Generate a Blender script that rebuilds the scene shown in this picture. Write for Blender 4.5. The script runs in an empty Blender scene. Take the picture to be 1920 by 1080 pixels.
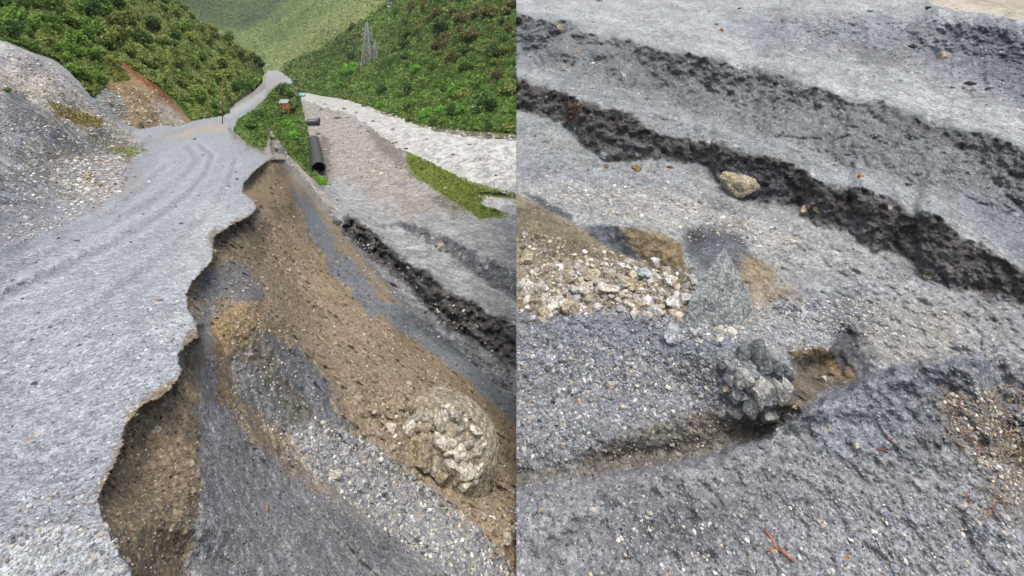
import bpy, math, random
import numpy as np
random.seed(7); rng = np.random.default_rng(7)
# ------------------------------------------------------------------ camera, sky, sun
S = bpy.context.scene; COL = S.collection
F, U0, V0, ZC = 900.0, 960.0, 130.0, 14.0
cam = bpy.data.cameras.new('camera'); camo = bpy.data.objects.new('camera', cam); COL.objects.link(camo)
cam.lens = 36*F/1920; cam.sensor_width = 36; cam.shift_y = -410/1920.0
cam.clip_start = 0.05; cam.clip_end = 6000
camo.location = (0, 0, ZC); camo.rotation_euler = (math.radians(90), 0, 0); S.camera = camo
SUN_EL, SUN_AZ = 68.0, 170.0
w = bpy.data.worlds.new("World"); S.world = w; w.use_nodes = True
wt = w.node_tree; bg = wt.nodes['Background']
sky = wt.nodes.new('ShaderNodeTexSky'); sky.sky_type = 'NISHITA'; sky.sun_disc = False
sky.sun_elevation = math.radians(SUN_EL); sky.sun_rotation = math.radians(SUN_AZ)
sky.air_density = 1.0; sky.dust_density = 6.0; sky.ozone_density = 0.6
wt.links.new(sky.outputs[0], bg.inputs[0]); bg.inputs[1].default_value = 0.12
sun = bpy.data.lights.new('sun', 'SUN'); suno = bpy.data.objects.new('sun', sun); COL.objects.link(suno)
sun.energy = 1.5; sun.angle = math.radians(28); sun.color = (1.0, 0.965, 0.91)
suno.rotation_euler = (math.radians(90-SUN_EL), 0, math.radians(180-SUN_AZ))
S.view_settings.view_transform = 'Standard'; S.view_settings.look = 'None'; S.view_settings.gamma = 1
S.view_settings.exposure = 0.85
S.render.resolution_x = 1024; S.render.resolution_y = 576
# ------------------------------------------------------------------ helpers
def C(r, g, b, k=0.93):
    return np.array([(((x/255+.055)/1.055)**2.4)*k for x in (r, g, b)])
def at(u, v, y): return np.array([(u-U0)/F*y, y, ZC+(V0-v)/F*y])
def tag(o, label=None, cat=None, group=None, kind=None):
    if label: o['label'] = label
    if cat: o['category'] = cat
    if group: o['group'] = group
    if kind: o['kind'] = kind
    return o
def empty(name, loc):
    o = bpy.data.objects.new(name, None); COL.objects.link(o); o.location = loc; o.empty_display_size = .2
    return o
def hsh(ix, iy, iz, s):
    h = (ix*374761393 + iy*668265263 + iz*2147483647 + s*974634777) & 0xffffffff
    h = ((h ^ (h >> 13))*1274126177) & 0xffffffff
    h = ((h ^ (h >> 15))*2246822519) & 0xffffffff
    return (h ^ (h >> 16)) & 0xffffffff
def vnoise(P, seed=0):
    P = np.asarray(P, float); I = np.floor(P).astype(np.int64); Fr = P-I; w_ = Fr*Fr*Fr*(Fr*(Fr*6-15)+10)
    out = 0
    for dx in (0, 1):
        for dy in (0, 1):
            for dz in (0, 1):
                h = hsh(I[..., 0]+dx, I[..., 1]+dy, I[..., 2]+dz, seed)
                g = np.stack([(h & 1023)/511.5-1, ((h >> 10) & 1023)/511.5-1, ((h >> 20) & 1023)/511.5-1], -1)
                d = Fr-np.array([dx, dy, dz])
                wt_ = (w_[..., 0] if dx else 1-w_[..., 0])*(w_[..., 1] if dy else 1-w_[..., 1])*(w_[..., 2] if dz else 1-w_[..., 2])
                out = out+wt_*(g*d).sum(-1)
    return out
def fbm(P, scale, octs=4, seed=0, gain=.5, ridge=False):
    a, tot, o = 1.0, 0, 0
    for k in range(octs):
        n = vnoise(np.asarray(P)*scale*(2.03**k)+17.3*k, seed+k)
        if ridge: n = .5-np.abs(n)*1.6
        o = o+a*n; tot += a; a *= gain
    return o/tot*1.6
def tps(pts, vals, Q, lam=1e-4):
    X = np.asarray(pts, float)/500; v = np.asarray(vals, float); n = len(X)
    def ker(A, B):
        r2 = ((A[:, None, :]-B[None])**2).sum(-1); return .5*r2*np.log(r2+1e-12)
    A = np.zeros((n+3, n+3)); A[:n, :n] = ker(X, X)+lam*np.eye(n); A[:n, n] = 1; A[:n, n+1:] = X; A[n, :n] = 1; A[n+1:, :n] = X.T
    s = np.linalg.solve(A, np.r_[v, 0, 0, 0]); Qs = np.asarray(Q, float).reshape(-1, 2)/500
    out = np.empty(len(Qs))
    for i in range(0, len(Qs), 60000):
        q = Qs[i:i+60000]; out[i:i+60000] = ker(q, X)@s[:n]+s[n]+q@s[n+1:]
    return out
def sdf(poly, Q):
    """signed distance to a closed polygon, negative inside"""
    P = np.asarray(poly, float); Q = np.asarray(Q, float); d = np.full(len(Q), 1e18); ins = np.zeros(len(Q), bool)
    for a, b in zip(P, np.roll(P, -1, 0)):
        e = b-a; w_ = Q-a; t = np.clip((w_@e)/max(e@e, 1e-9), 0, 1); d = np.minimum(d, ((w_-t[:, None]*e)**2).sum(-1))
        c = ((a[1] <= Q[:, 1]) & (b[1] > Q[:, 1])) | ((b[1] <= Q[:, 1]) & (a[1] > Q[:, 1]))
        if abs(e[1]) > 1e-9:
            ins ^= c & (Q[:, 0] < a[0]+(Q[:, 1]-a[1])/e[1]*e[0])
    return np.where(ins, -1, 1)*np.sqrt(d)
def sm(x, a, b):
    t = np.clip((x-a)/(b-a), 0, 1); return t*t*(3-2*t)
def bank(top, bot, u, v, back=2.5, k=.85):
    """steepens the strip between two polylines into a bank that faces down-picture"""
    t = np.interp(u, [p[0] for p in top], [p[1] for p in top]); b = np.interp(u, [p[0] for p in bot], [p[1] for p in bot])
    xs = np.linspace(top[0][0]-200, top[-1][0]+200, 400); hh = np.interp(xs, [p[0] for p in bot], [p[1] for p in bot])-np.interp(xs, [p[0] for p in top], [p[1] for p in top])
    hh = hh*sm(xs, top[0][0]-5, top[0][0]+60 if top[0][0] > 1000 or top[0][0] < 900 else top[0][0])*(1-sm(xs, top[-1][0]-60, top[-1][0])); nw = 45; hh = np.convolve(np.pad(hh, nw//2, 'edge'), np.ones(nw)/nw, 'valid')
    h0 = np.maximum(b-t, 1); q = np.clip((t-v)/(.9*h0), 0, 1); q = q*q*(3-2*q); h = h0*(1-q)+np.interp(u, xs, hh)*q
    if top[0][0] > 1000: k = k*sm(u, top[0][0], top[0][0]+60)
    s = np.where(v > b, 0, np.where(v > t, (b-v)*k, h*k*np.clip(1-(t-v)/(back*h), 0, 1)))
    s = np.where((u < top[0][0]-1) | (u > top[-1][0]+1), 0, s)
    return s
def mesh_np(name, V, Fc, mat, parent=None, col=None, smooth=True, fcol=None):
    me = bpy.data.meshes.new(name); V = np.ascontiguousarray(V, np.float32); Fc = np.ascontiguousarray(Fc, np.int32)
    n, k = Fc.shape
    me.vertices.add(len(V)); me.vertices.foreach_set('co', V.ravel()); me.loops.add(n*k); me.loops.foreach_set('vertex_index', Fc.ravel())
    me.polygons.add(n); me.polygons.foreach_set('loop_start', np.arange(0, n*k, k, dtype=np.int32))
    me.update(calc_edges=True)
    me.polygons.foreach_set('use_smooth', np.full(n, smooth))
    if col is not None:
        a = me.color_attributes.new('Col', 'FLOAT_COLOR', 'POINT')
        c = np.ones((len(V), 4), np.float32); c[:, :col.shape[1]] = col; a.data.foreach_set('color', c.ravel())
    me.materials.append(mat); me.validate()
    o = bpy.data.objects.new(name, me); COL.objects.link(o)
    if parent: o.parent = parent
    return o
# ------------------------------------------------------------------ materials
def newmat(name):
    m = bpy.data.materials.new(name); m.use_nodes = True; nt = m.node_tree
    return m, nt, nt.nodes['Principled BSDF']
def N(nt, t, **kw):
    n = nt.nodes.new(t)
    for k, v in kw.items():
        if k in n.bl_rna.properties.keys(): setattr(n, k, v)
        else: n.inputs[k].default_value = v
    return n
def ground_mat(name, scales, amp=.45, bump=.6, white=.04, rough=.95, tint=.5):
    """zone colour from the attribute, broken up by several sizes of procedural pebbles"""
    m, nt, b = newmat(name); L = nt.links.new
    at_ = N(nt, 'ShaderNodeAttribute', attribute_name='Col'); tc = N(nt, 'ShaderNodeTexCoord')
    cur = at_.outputs['Color']; hcur = None
    for i, (sc, wgt) in enumerate(scales):
        nz = N(nt, 'ShaderNodeTexNoise', Scale=sc*1.3, Detail=2.0)
        L(tc.outputs['Object'], nz.inputs['Vector'])
        vm = N(nt, 'ShaderNodeVectorMath', operation='SCALE'); vm.inputs['Scale'].default_value = .35/sc
        L(nz.outputs['Color'], vm.inputs[0])
        va = N(nt, 'ShaderNodeVectorMath', operation='ADD'); L(tc.outputs['Object'], va.inputs[0]); L(vm.outputs[0], va.inputs[1])
        vo = N(nt, 'ShaderNodeTexVoronoi', Scale=sc); L(va.outputs[0], vo.inputs['Vector'])
        sp = N(nt, 'ShaderNodeSeparateColor'); L(vo.outputs['Color'], sp.inputs[0])
        mr = N(nt, 'ShaderNodeMapRange'); mr.inputs['To Min'].default_value = 1-amp*wgt; mr.inputs['To Max'].default_value = 1+amp*wgt
        L(sp.outputs[0], mr.inputs[0])
        # each pebble darkens toward its rim
        mr2 = N(nt, 'ShaderNodeMapRange'); mr2.inputs['From Max'].default_value = .75; mr2.inputs['To Min'].default_value = 1.06; mr2.inputs['To Max'].default_value = 1-.35*wgt
        L(vo.outputs['Distance'], mr2.inputs[0])
        mu = N(nt, 'ShaderNodeMath', operation='MULTIPLY'); L(mr.outputs[0], mu.inputs[0]); L(mr2.outputs[0], mu.inputs[1])
        sc_ = N(nt, 'ShaderNodeVectorMath', operation='SCALE'); L(cur, sc_.inputs[0]); L(mu.outputs[0], sc_.inputs['Scale']); cur = sc_.outputs[0]
        # the odd pale or buff pebble
        gt = N(nt, 'ShaderNodeMapRange'); gt.inputs['From Min'].default_value = 1-white; gt.inputs['From Max'].default_value = 1-white*.6; L(sp.outputs[1], gt.inputs[0])
        ds = N(nt, 'ShaderNodeMapRange'); ds.inputs['From Min'].default_value = .38; ds.inputs['From Max'].default_value = .28; L(vo.outputs['Distance'], ds.inputs[0])
        g2 = N(nt, 'ShaderNodeMath', operation='MULTIPLY'); L(gt.outputs[0], g2.inputs[0]); L(ds.outputs[0], g2.inputs[1])
        g3 = N(nt, 'ShaderNodeMath', operation='MULTIPLY'); g3.inputs[1].default_value = tint; L(g2.outputs[0], g3.inputs[0])
        wc = N(nt, 'ShaderNodeMix', data_type='RGBA'); wc.inputs[6].default_value = (.55, .55, .53, 1); wc.inputs[7].default_value = (.42, .33, .23, 1); L(sp.outputs[2], wc.inputs[0])
        mx = N(nt, 'ShaderNodeMix', data_type='RGBA'); L(g3.outputs[0], mx.inputs[0]); L(cur, mx.inputs[6]); L(wc.outputs[2], mx.inputs[7]); cur = mx.outputs[2]
        hm = N(nt, 'ShaderNodeMath', operation='MULTIPLY'); hm.inputs[1].default_value = -1.0/sc*wgt; L(vo.outputs['Distance'], hm.inputs[0])
        if hcur is None: hcur = hm.outputs[0]
        else:
            ad = N(nt, 'ShaderNodeMath', operation='ADD'); L(hcur, ad.inputs[0]); L(hm.outputs[0], ad.inputs[1]); hcur = ad.outputs[0]
    bp = N(nt, 'ShaderNodeBump', Strength=bump, Distance=.8); L(hcur, bp.inputs['Height']); L(bp.outputs[0], b.inputs['Normal'])
    L(cur, b.inputs['Base Color']); b.inputs['Roughness'].default_value = rough; b.inputs['Specular IOR Level'].default_value = .25
    return m
M_near = ground_mat('gravel_near', [(110, .7), (45, .6), (15, .3)], .42, .3)
M_far = ground_mat('gravel_far', [(9, .6), (2.6, .6), (.9, .35)], .4, .35)
M_right = ground_mat('gravel_slope', [(44, .6), (19, .6), (6.5, .35)], .4, .4, white=.03)
M_rockface = ground_mat('rock_face', [(9, .7), (3, .6), (.9, .4)], .42, .4, white=.06)
M_stone = ground_mat('stone', [(45, .35), (14, .4)], .4, .3, white=.0)
M_bigstone = ground_mat('boulder_stone', [(60, .6), (20, .8)], .5, .5, white=.08)
def leaf_mat(name, rand=.25):
    m, nt, b = newmat(name); L = nt.links.new
    a = N(nt, 'ShaderNodeAttribute', attribute_name='Col'); oi = N(nt, 'ShaderNodeObjectInfo')
    mr = N(nt, 'ShaderNodeMapRange'); mr.inputs['To Min'].default_value = 1-rand; mr.inputs['To Max'].default_value = 1+rand; L(oi.outputs['Random'], mr.inputs[0])
    s = N(nt, 'ShaderNodeVectorMath', operation='SCALE'); L(a.outputs['Color'], s.inputs[0]); L(mr.outputs[0], s.inputs['Scale'])
    L(s.outputs[0], b.inputs['Base Color']); b.inputs['Roughness'].default_value = .6; b.inputs['Specular IOR Level'].default_value = .3
    tr = N(nt, 'ShaderNodeBsdfTranslucent'); L(s.outputs[0], tr.inputs[0]); mx = N(nt, 'ShaderNodeMixShader'); mx.inputs[0].default_value = .3
    L(b.outputs[0], mx.inputs[1]); L(tr.outputs[0], mx.inputs[2]); L(mx.outputs[0], nt.nodes['Material Output'].inputs[0])
    return m
M_leaf = leaf_mat('leaf', .3); M_grass = leaf_mat('grass_blade', .0)
def plain(name, rgb, rough=.7, metal=0, noise=.25, sc=6):
    m, nt, b = newmat(name); L = nt.links.new; tc = N(nt, 'ShaderNodeTexCoord'); nz = N(nt, 'ShaderNodeTexNoise', Scale=sc, Detail=5.0)
    L(tc.outputs['Object'], nz.inputs['Vector']); mr = N(nt, 'ShaderNodeMapRange'); mr.inputs['From Min'].default_value = .3; mr.inputs['From Max'].default_value = .7
    mr.inputs['To Min'].default_value = 1-noise; mr.inputs['To Max'].default_value = 1+noise; L(nz.outputs['Fac'], mr.inputs[0])
    s = N(nt, 'ShaderNodeVectorMath', operation='SCALE'); s.inputs[0].default_value = rgb; L(mr.outputs[0], s.inputs['Scale']); L(s.outputs[0], b.inputs['Base Color'])
    b.inputs['Roughness'].default_value = rough; b.inputs['Metallic'].default_value = metal
    return m
M_bark = plain('bark', (.10, .075, .05), .9); M_steel = plain('galvanised_steel', (.34, .37, .37), .5, .3, .1)
M_pipe = plain('black_polyethylene', (.045, .045, .055), .42, 0, .3, 1.5)
M_root = plain('red_root_bark', (.26, .09, .045), .75, 0, .3, 40); M_redroot = plain('dark_red_root', (.17, .075, .045), .8, 0, .3, 30)
M_dead = plain('dead_root', (.20, .155, .11), .85, 0, .4, 30)
M_orange = plain('rust_orange_sheet', (.50, .17, .08), .6, 0, .25, 3); M_roof = plain('grey_blue_roof', (.22, .26, .32), .5, 0, .2, 3)
M_pole = plain('rusty_steel', (.16, .075, .04), .8, 0, .3, 3)
M_white = plain('whitewash', (.6, .58, .53), .8, 0, .1, 1); M_blue = plain('turquoise_tarp', (.12, .42, .45), .6, 0, .15, 1)
M_darkin = plain('dark_opening', (.03, .03, .03), .9, 0, .1, 1); M_blueroof = plain('blue_roof_sheet', (.10, .16, .42), .5, 0, .15, 1)
def water_mat(name, c1, c2, sc, st):
    m, nt, b = newmat(name); L = nt.links.new; tc = N(nt, 'ShaderNodeTexCoord')
    mp = N(nt, 'ShaderNodeMapping'); mp.inputs['Rotation'].default_value = (0, 0, math.radians(-32)); mp.inputs['Scale'].default_value = (st, 1, 1)
    L(tc.outputs['Object'], mp.inputs[0])
    n1 = N(nt, 'ShaderNodeTexNoise', Scale=sc, Detail=9.0, Roughness=.72, Distortion=.8); L(mp.outputs[0], n1.inputs['Vector'])
    cr = N(nt, 'ShaderNodeValToRGB'); cr.color_ramp.elements[0].position = .40; cr.color_ramp.elements[0].color = (*c1, 1)
    cr.color_ramp.elements[1].position = .58; cr.color_ramp.elements[1].color = (*c2, 1); L(n1.outputs['Fac'], cr.inputs[0]); L(cr.outputs[0], b.inputs['Base Color'])
    bp = N(nt, 'ShaderNodeBump', Strength=.6, Distance=.6); L(n1.outputs['Fac'], bp.inputs['Height']); L(bp.outputs[0], b.inputs['Normal'])
    b.inputs['Roughness'].default_value = .45
    return m
M_river = water_mat('foaming_river', (.22, .23, .21), (.55, .55, .54), .4, 2.6)
M_silt = water_mat('silty_river', (.30, .28, .22), (.42, .40, .33), 1.2, .5)
# ------------------------------------------------------------------ image-driven terrain sheets (every vertex at its real distance)
def steps(a, b, fa, fb, fine, coarse=16):
    out = list(np.arange(a, fa, coarse))+list(np.arange(fa, fb, fine))+list(np.arange(fb, b+coarse, coarse)); return np.array(out, float)
class Sheet:
    def __init__(s, us, vs): s.us, s.vs = us, vs; s.U, s.V = np.meshgrid(us, vs); s.u = s.U.ravel(); s.v = s.V.ravel(); s.Q = np.c_[s.u, s.v]
    def setY(s, y):
        s.y = y; s.P = np.c_[(s.u-U0)/F*y, y, ZC+(V0-s.v)/F*y]; return s
    def faces(s, keep):
        nu, nv = len(s.us), len(s.vs); idx = np.arange(nu*nv).reshape(nv, nu)
        a = idx[:-1, :-1].ravel(); b = idx[:-1, 1:].ravel(); c = idx[1:, 1:].ravel(); d = idx[1:, :-1].ravel()
        f = np.c_[a, d, c, b]
        return f if keep is None else f[keep[a] & keep[b] & keep[c] & keep[d]]
    def face_label(s, lab):
        nu, nv = len(s.us), len(s.vs); idx = np.arange(nu*nv).reshape(nv, nu); return lab[idx[:-1, :-1].ravel()]
    def point(s, u, v):
        i = np.clip(np.searchsorted(s.us, u)-1, 0, len(s.us)-2); j = np.clip(np.searchsorted(s.vs, v)-1, 0, len(s.vs)-2)
        tu = (u-s.us[i])/(s.us[i+1]-s.us[i]); tv = (v-s.vs[j])/(s.vs[j+1]-s.vs[j]); nu = len(s.us)
        Y = s.y; y = (Y[j*nu+i]*(1-tu)+Y[j*nu+i+1]*tu)*(1-tv)+(Y[(j+1)*nu+i]*(1-tu)+Y[(j+1)*nu+i+1]*tu)*tv
        return np.stack([(u-U0)/F*y, y, ZC+(V0-v)/F*y], -1)
def submesh(name, sh, faces, col, mat, skirt=0):
    used, inv = np.unique(faces, return_inverse=True); F2 = inv.reshape(faces.shape); V = sh.P[used]; Cc = col[used]
    if skirt:
        # boundary edges extruded away, so that the sheet is the face of a solid body
        e = np.r_[F2[:, [0, 1]], F2[:, [1, 2]], F2[:, [2, 3]], F2[:, [3, 0]]]; key = np.sort(e, 1); kk = key[:, 0]*10**7+key[:, 1]
        un, first, cnt = np.unique(kk, return_index=True, return_counts=True); be = e[first[cnt == 1]]
        bv = np.unique(be); mp = {int(x): i+len(V) for i, x in enumerate(bv)}
        NV = V[bv].copy()
        if skirt == 'down': NV[:, 2] -= 6
        else:
            cpos = np.array([0, 0, ZC]); NV = cpos+(NV-cpos)*skirt; NV[:, 2] -= .02*NV[:, 1]
        V = np.r_[V, NV]; Cc = np.r_[Cc, Cc[bv]]
        F2 = np.r_[F2, np.array([[b, a, mp[int(a)], mp[int(b)]] for a, b in be], F2.dtype)]
    o = mesh_np(name, V, F2, mat, None, Cc); tag(o, kind='structure'); return o
def paint(sh, base, zones, sat=1.0, seed=3, ragk=1, softk=1):
    """zones: (polygon, colour, softness px, edge raggedness px)"""
    n1 = fbm(np.c_[sh.Q/38, sh.y*.0], 1, 4, seed); n2 = fbm(np.c_[sh.Q/38, sh.y*.0+9], 1, 4, seed+40)
    ds = lambda c: (lambda c: c.mean()+(c-c.mean())*sat)(np.asarray(c, float))
    col = np.tile(ds(base), (len(sh.Q), 1))
    n3 = fbm(np.c_[sh.Q/9, sh.y*0], 1, 3, seed+60, .7); n4 = fbm(np.c_[sh.Q/9, sh.y*0+9], 1, 3, seed+61, .7)
    for z in zones:
        poly, c, soft, rag = z[:4]; c = ds(c)
        if soft >= 5: rag, soft = rag*ragk, soft*softk
        a = 1-sm(sdf(poly, sh.Q+np.c_[n1+n3*.7, n2+n4*.7]*rag), -soft, soft)
        if len(z) > 4: a = a*z[4]
        col = col*(1-a[:, None])+c*a[:, None]
    return col
# ---- left: road, collapsed slope, river terrace
EDGE = [(275,1900),(262,1420),(248,1072),(225,1040),(195,985),(183,940),(205,890),(225,845),(235,800),(262,765),(300,745),(330,722),(340,695),(334,665),(350,648),(372,632),(371,605),(352,580),(350,550),(368,520),(398,490),(402,445),(430,424),(470,405),(482,392),(478,378),(455,362),(456,345),(480,320),(500,303),(512,288)]
BAND = [(512,288),(535,296),(575,345),(625,405),(650,445),(700,505),(780,592),(860,662),(970,765),(1100,880),(1100,1900)]
def yt(v, z): return z*F/(v-V0)
sh = Sheet(steps(-712, 1080, 0, 970, 2), steps(56, 1880, 60, 1082, 2)); G = sh
ybase = lambda v: F*4/(np.log1p(np.exp(np.clip((v-112)/22, -20, 40)))*22)
def field(ctrl, sheet=None, lam=1e-4):
    s_ = sheet or sh; c = np.array(ctrl, float); r = np.log(c[:, 2])-np.log(ybase(c[:, 1]))
    return np.exp(tps(c[:, :2], r, s_.Q, lam))*ybase(s_.v)
R = [(-700,620,3.2),(-700,1400,1.2),(-700,200,10),(-700,1900,.88),(200,1900,.88),(-250,1400,1.2),(200,1400,1.2),(0,1080,1.61),(240,1080,1.61),(0,880,2.05),(190,930,1.92),(0,700,2.9),(330,720,2.7),(0,600,3.7),(200,600,3.5),(360,630,3.25),(350,560,4.0),(0,500,4.7),(200,500,4.9),(400,440,6.5),(250,420,7.0),(100,430,6.4),
     (0,430,6.0),(0,330,8.6),(-200,330,7),(-200,600,3.2),(-200,200,12),(110,330,11.5),(0,210,13.5),(100,250,15.5),(200,330,13),(470,395,8.6),(460,345,12.5),(500,303,18.5),(300,340,12.8),(400,300,18),(260,290,20),(330,262,28),(440,262,29),(430,240,42),(330,245,40),
     (430,222,62),(470,200,88),(455,190,98),(500,172,135),(500,150,190),(540,155,200),(510,134,250),(545,134,260),(425,200,80),(520,215,105),(560,200,125),
     (15,160,19),(60,180,19.5),(10,120,24),(10,82,31),(60,100,30),(130,140,33),(175,190,31),(60,140,25),(140,220,24),(200,230,29),(250,262,29),(210,275,24)]
Sl = [(250,1900,.95),(1000,1900,1.9),(240,1080,1.66),(190,930,1.98),(230,840,2.3),(330,722,2.85),(365,630,3.4),(352,560,4.2),(402,445,6.8),(476,398,9),(458,350,13),(500,303,19),(250,1400,1.3),(500,1400,1.7),(1000,1400,2.6),
      (300,1080,2.0),(380,1080,2.25),(300,900,2.35),(378,900,2.55),(378,740,3.05),(350,700,3.05),(382,620,3.9),(440,600,4.4),(430,700,3.95),(430,760,3.6),(480,560,5.4),(450,480,6.6),(500,430,9.0),(500,350,14.5),(520,310,20),
      (520,650,5.2),(560,740,5.0),(500,900,3.5),(640,860,4.9),(600,1080,3.0),(800,1080,4.1),(970,1080,5.7),(760,960,5.2),(840,860,6.5),(740,760,6.6),(640,640,7.6),(560,520,9.4),(560,430,13),(545,350,19),
      (970,820,9.6),(850,700,10.2),(745,592,11.8),(660,510,14.5),(610,430,19),(545,325,24),(970,770,12.4),(860,664,13.3),(780,594,15.4),(650,448,21),(700,508,17.6),(1090,880,10.4),(640,440,21),(600,385,26),(1090,900,9),(1090,1200,5)]
T = [(1080,700,17),(970,765,15.0),(970,690,18.4),(860,662,17.2),(780,592,20.5),(700,505,25.5),(650,445,31),(625,405,35),(575,345,44),(535,296,55),(512,288,40),(503,250,60),(515,215,110),(560,180,220),(560,165,300)]
for v in (200, 215, 235, 260, 300, 340, 400, 460, 530, 600):
    for u in (600, 700, 800, 900, 970, 1080):
        bu = np.interp(v, [p[1] for p in BAND[:9]], [p[0] for p in BAND[:9]])
        if u > bu+25: T.append((u, v, yt(v, 11.8)))
BT = [(640,414),(655,408),(690,428),(715,450),(745,478),(765,492),(800,508),(830,540),(860,560),(890,563),(920,590),(970,608),(1080,680)]
BB = [(640,432),(655,438),(690,474),(715,492),(745,512),(765,530),(800,574),(830,602),(860,622),(890,634),(920,656),(970,688),(1080,776)]
CT = [(720,420),(780,416),(810,440),(850,446),(880,470),(930,490),(970,520),(1080,600)]
CB = [(720,424),(780,446),(810,462),(850,482),(880,510),(930,540),(970,560),(1080,650)]
sv = sh.v
veff = sv+bank(BT, BB, sh.u, sv+fbm(np.c_[sh.Q/16, sh.u*0], 1, 3, 5)*9, 2.2, .85)+bank(CT, CB, sh.u, sv+fbm(np.c_[sh.Q/16, sh.u*0], 1, 3, 8)*8, 2.0, .8)
yT0 = field(T); Tq = Sheet.__new__(Sheet); Tq.Q = np.c_[sh.u, veff]; Tq.v = veff
yT = field(T, Tq)
yR = field(R); yS = field(Sl)
ragn = np.c_[fbm(np.c_[sh.Q/26, sh.u*0], 1, 4, 11), fbm(np.c_[sh.Q/26, sh.u*0+5], 1, 4, 12)]*5
ragn = ragn+np.c_[fbm(np.c_[sh.Q/10, sh.u*0], 1, 4, 13, .7), fbm(np.c_[sh.Q/10, sh.u*0+5], 1, 4, 14, .7)]*8
slope_poly = EDGE+BAND[1:]
slope_wide = EDGE+[(p[0]+34, p[1]-26) for p in BAND[1:]]
terr_poly = [(512,288),(503,250),(500,225),(552,205),(560,180),(556,120),(1100,120)]+BAND[::-1][1:-1]
dS = sdf(slope_wide, sh.Q+ragn*np.clip((sh.v-250)/300, .15, 1)[:, None]); dT = sdf(terr_poly, sh.Q+ragn*.4)
yS = yS*(1+.05*sm(-dS, 0, 10)*(1-sm(-dS, 40, 160))*(sh.v > 300)); aS = 1-sm(dS, -1.5, .5); aT = 1-sm(dT, -4, 3)
y = np.exp(np.log(yR)*(1-aS)+np.log(yS)*aS); y = np.exp(np.log(y)*(1-aT)+np.log(yT)*aT)
sh.setY(y)
P0 = sh.P.copy()
# undulation, gullies and stones as true relief
rel = np.clip(y, 1, 60)
big = fbm(P0, 1.1, 4, 21)*.035*rel**.75*(.35+aS*.9)
rill = fbm(np.c_[P0[:, 0]*.5+P0[:, 1]*.45, P0[:, 2]*.25, P0[:, 1]*.1], 3.2, 4, 31)*.07*aS*(np.clip(y, 2, 12)/6)+(fbm(np.c_[P0[:, 1]*2.6+P0[:, 0]*.8, P0[:, 2]*.5, P0[:, 0]*.4], 1, 4, 33, .6)*.16+fbm(P0, 2.2, 5, 34, .6, True)*.12+fbm(P0, 6, 4, 35, .65, True)*.05)*aS*(np.clip(y, 1.5, 12)/6)
fine = fbm(P0, 9, 4, 41, .6)*.010*rel**.55*(1+aS*(1.2+1.6*sm(y, 3, 7)))
left_bank = (1-sm(sdf([(-1000,120),(15,75),(130,135),(240,240),(275,285),(235,330),(150,370),(0,420),(-1000,500)], sh.Q), -30, 20))*(1-aS)*(1-aT)
crag = fbm(P0*np.array([1,.6,1]), 1.6, 5, 51, .6, True)*.45*left_bank*sm(-sh.v, -300, -200)*.8
rub = fbm(P0, 3.5, 4, 61, .6)*.12*left_bank
rut = 0
def pdist(L_, Q):
    d = np.full(len(Q), 1e9); L_ = np.array(L_, float)
    for a, b in zip(L_, L_[1:]):
        e = b-a; w_ = Q-a; t = np.clip((w_@e)/(e@e), 0, 1); d = np.minimum(d, np.hypot(*(w_-t[:, None]*e).T))
    return d
RUTS = [([(-100,600),(0,560),(100,512),(200,462),(280,418),(345,370),(385,325),(398,292),(375,272)], 5, .03), ([(-100,555),(0,520),(100,470),(200,425),(280,380),(340,335),(370,300),(350,275)], 6, .02),
   ([(60,640),(170,580),(270,505),(350,440),(400,390),(430,340),(440,300)], 6, .02), ([(-100,500),(0,475),(120,440),(210,400),(270,350),(310,310)], 6, .02)]
rutc = 0
for L_, w_, am in RUTS:
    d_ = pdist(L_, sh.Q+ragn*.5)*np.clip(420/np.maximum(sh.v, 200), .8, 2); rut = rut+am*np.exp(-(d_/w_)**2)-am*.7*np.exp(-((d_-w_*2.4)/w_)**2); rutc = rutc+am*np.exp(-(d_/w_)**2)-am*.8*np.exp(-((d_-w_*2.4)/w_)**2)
hollow = 0
road_only = (1-aS)*(1-aT)*(1-left_bank)
y2 = y+big+rill+fine-crag-rub+rut*road_only*y*.35+fbm(P0, 5, 4, 71, .6)*.10*aT*np.clip(y/25, .5, 3)
riv_poly = [(556,168),(600,172),(650,178),(690,190),(720,204),(770,222),(830,238),(967,250),(1090,262),(1090,400),(967,368),(900,350),(860,333),(820,310),(775,290),(745,276),(715,255),(690,232),(655,212),(620,205),(590,192),(565,186)]
riv2 = [(895,360),(967,366),(1090,380),(1090,430),(950,398),(905,385)]
dR = np.minimum(sdf(riv_poly, sh.Q+ragn*.8), sdf(riv2, sh.Q+ragn*.5)); inriv = dR < 0
yriv = yt(np.maximum(sh.v, 150), 12.1)+fbm(P0, .8, 5, 81, .65)*1.5*np.clip(y/90, .4, 1.5)
y2 = np.where(inriv, yriv, y2)
sh.setY(np.maximum(y2, 1.0))
n_ = lambda sc, seed, o=4: fbm(sh.P, sc, o, seed)
road_c = C(152,161,170)
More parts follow.
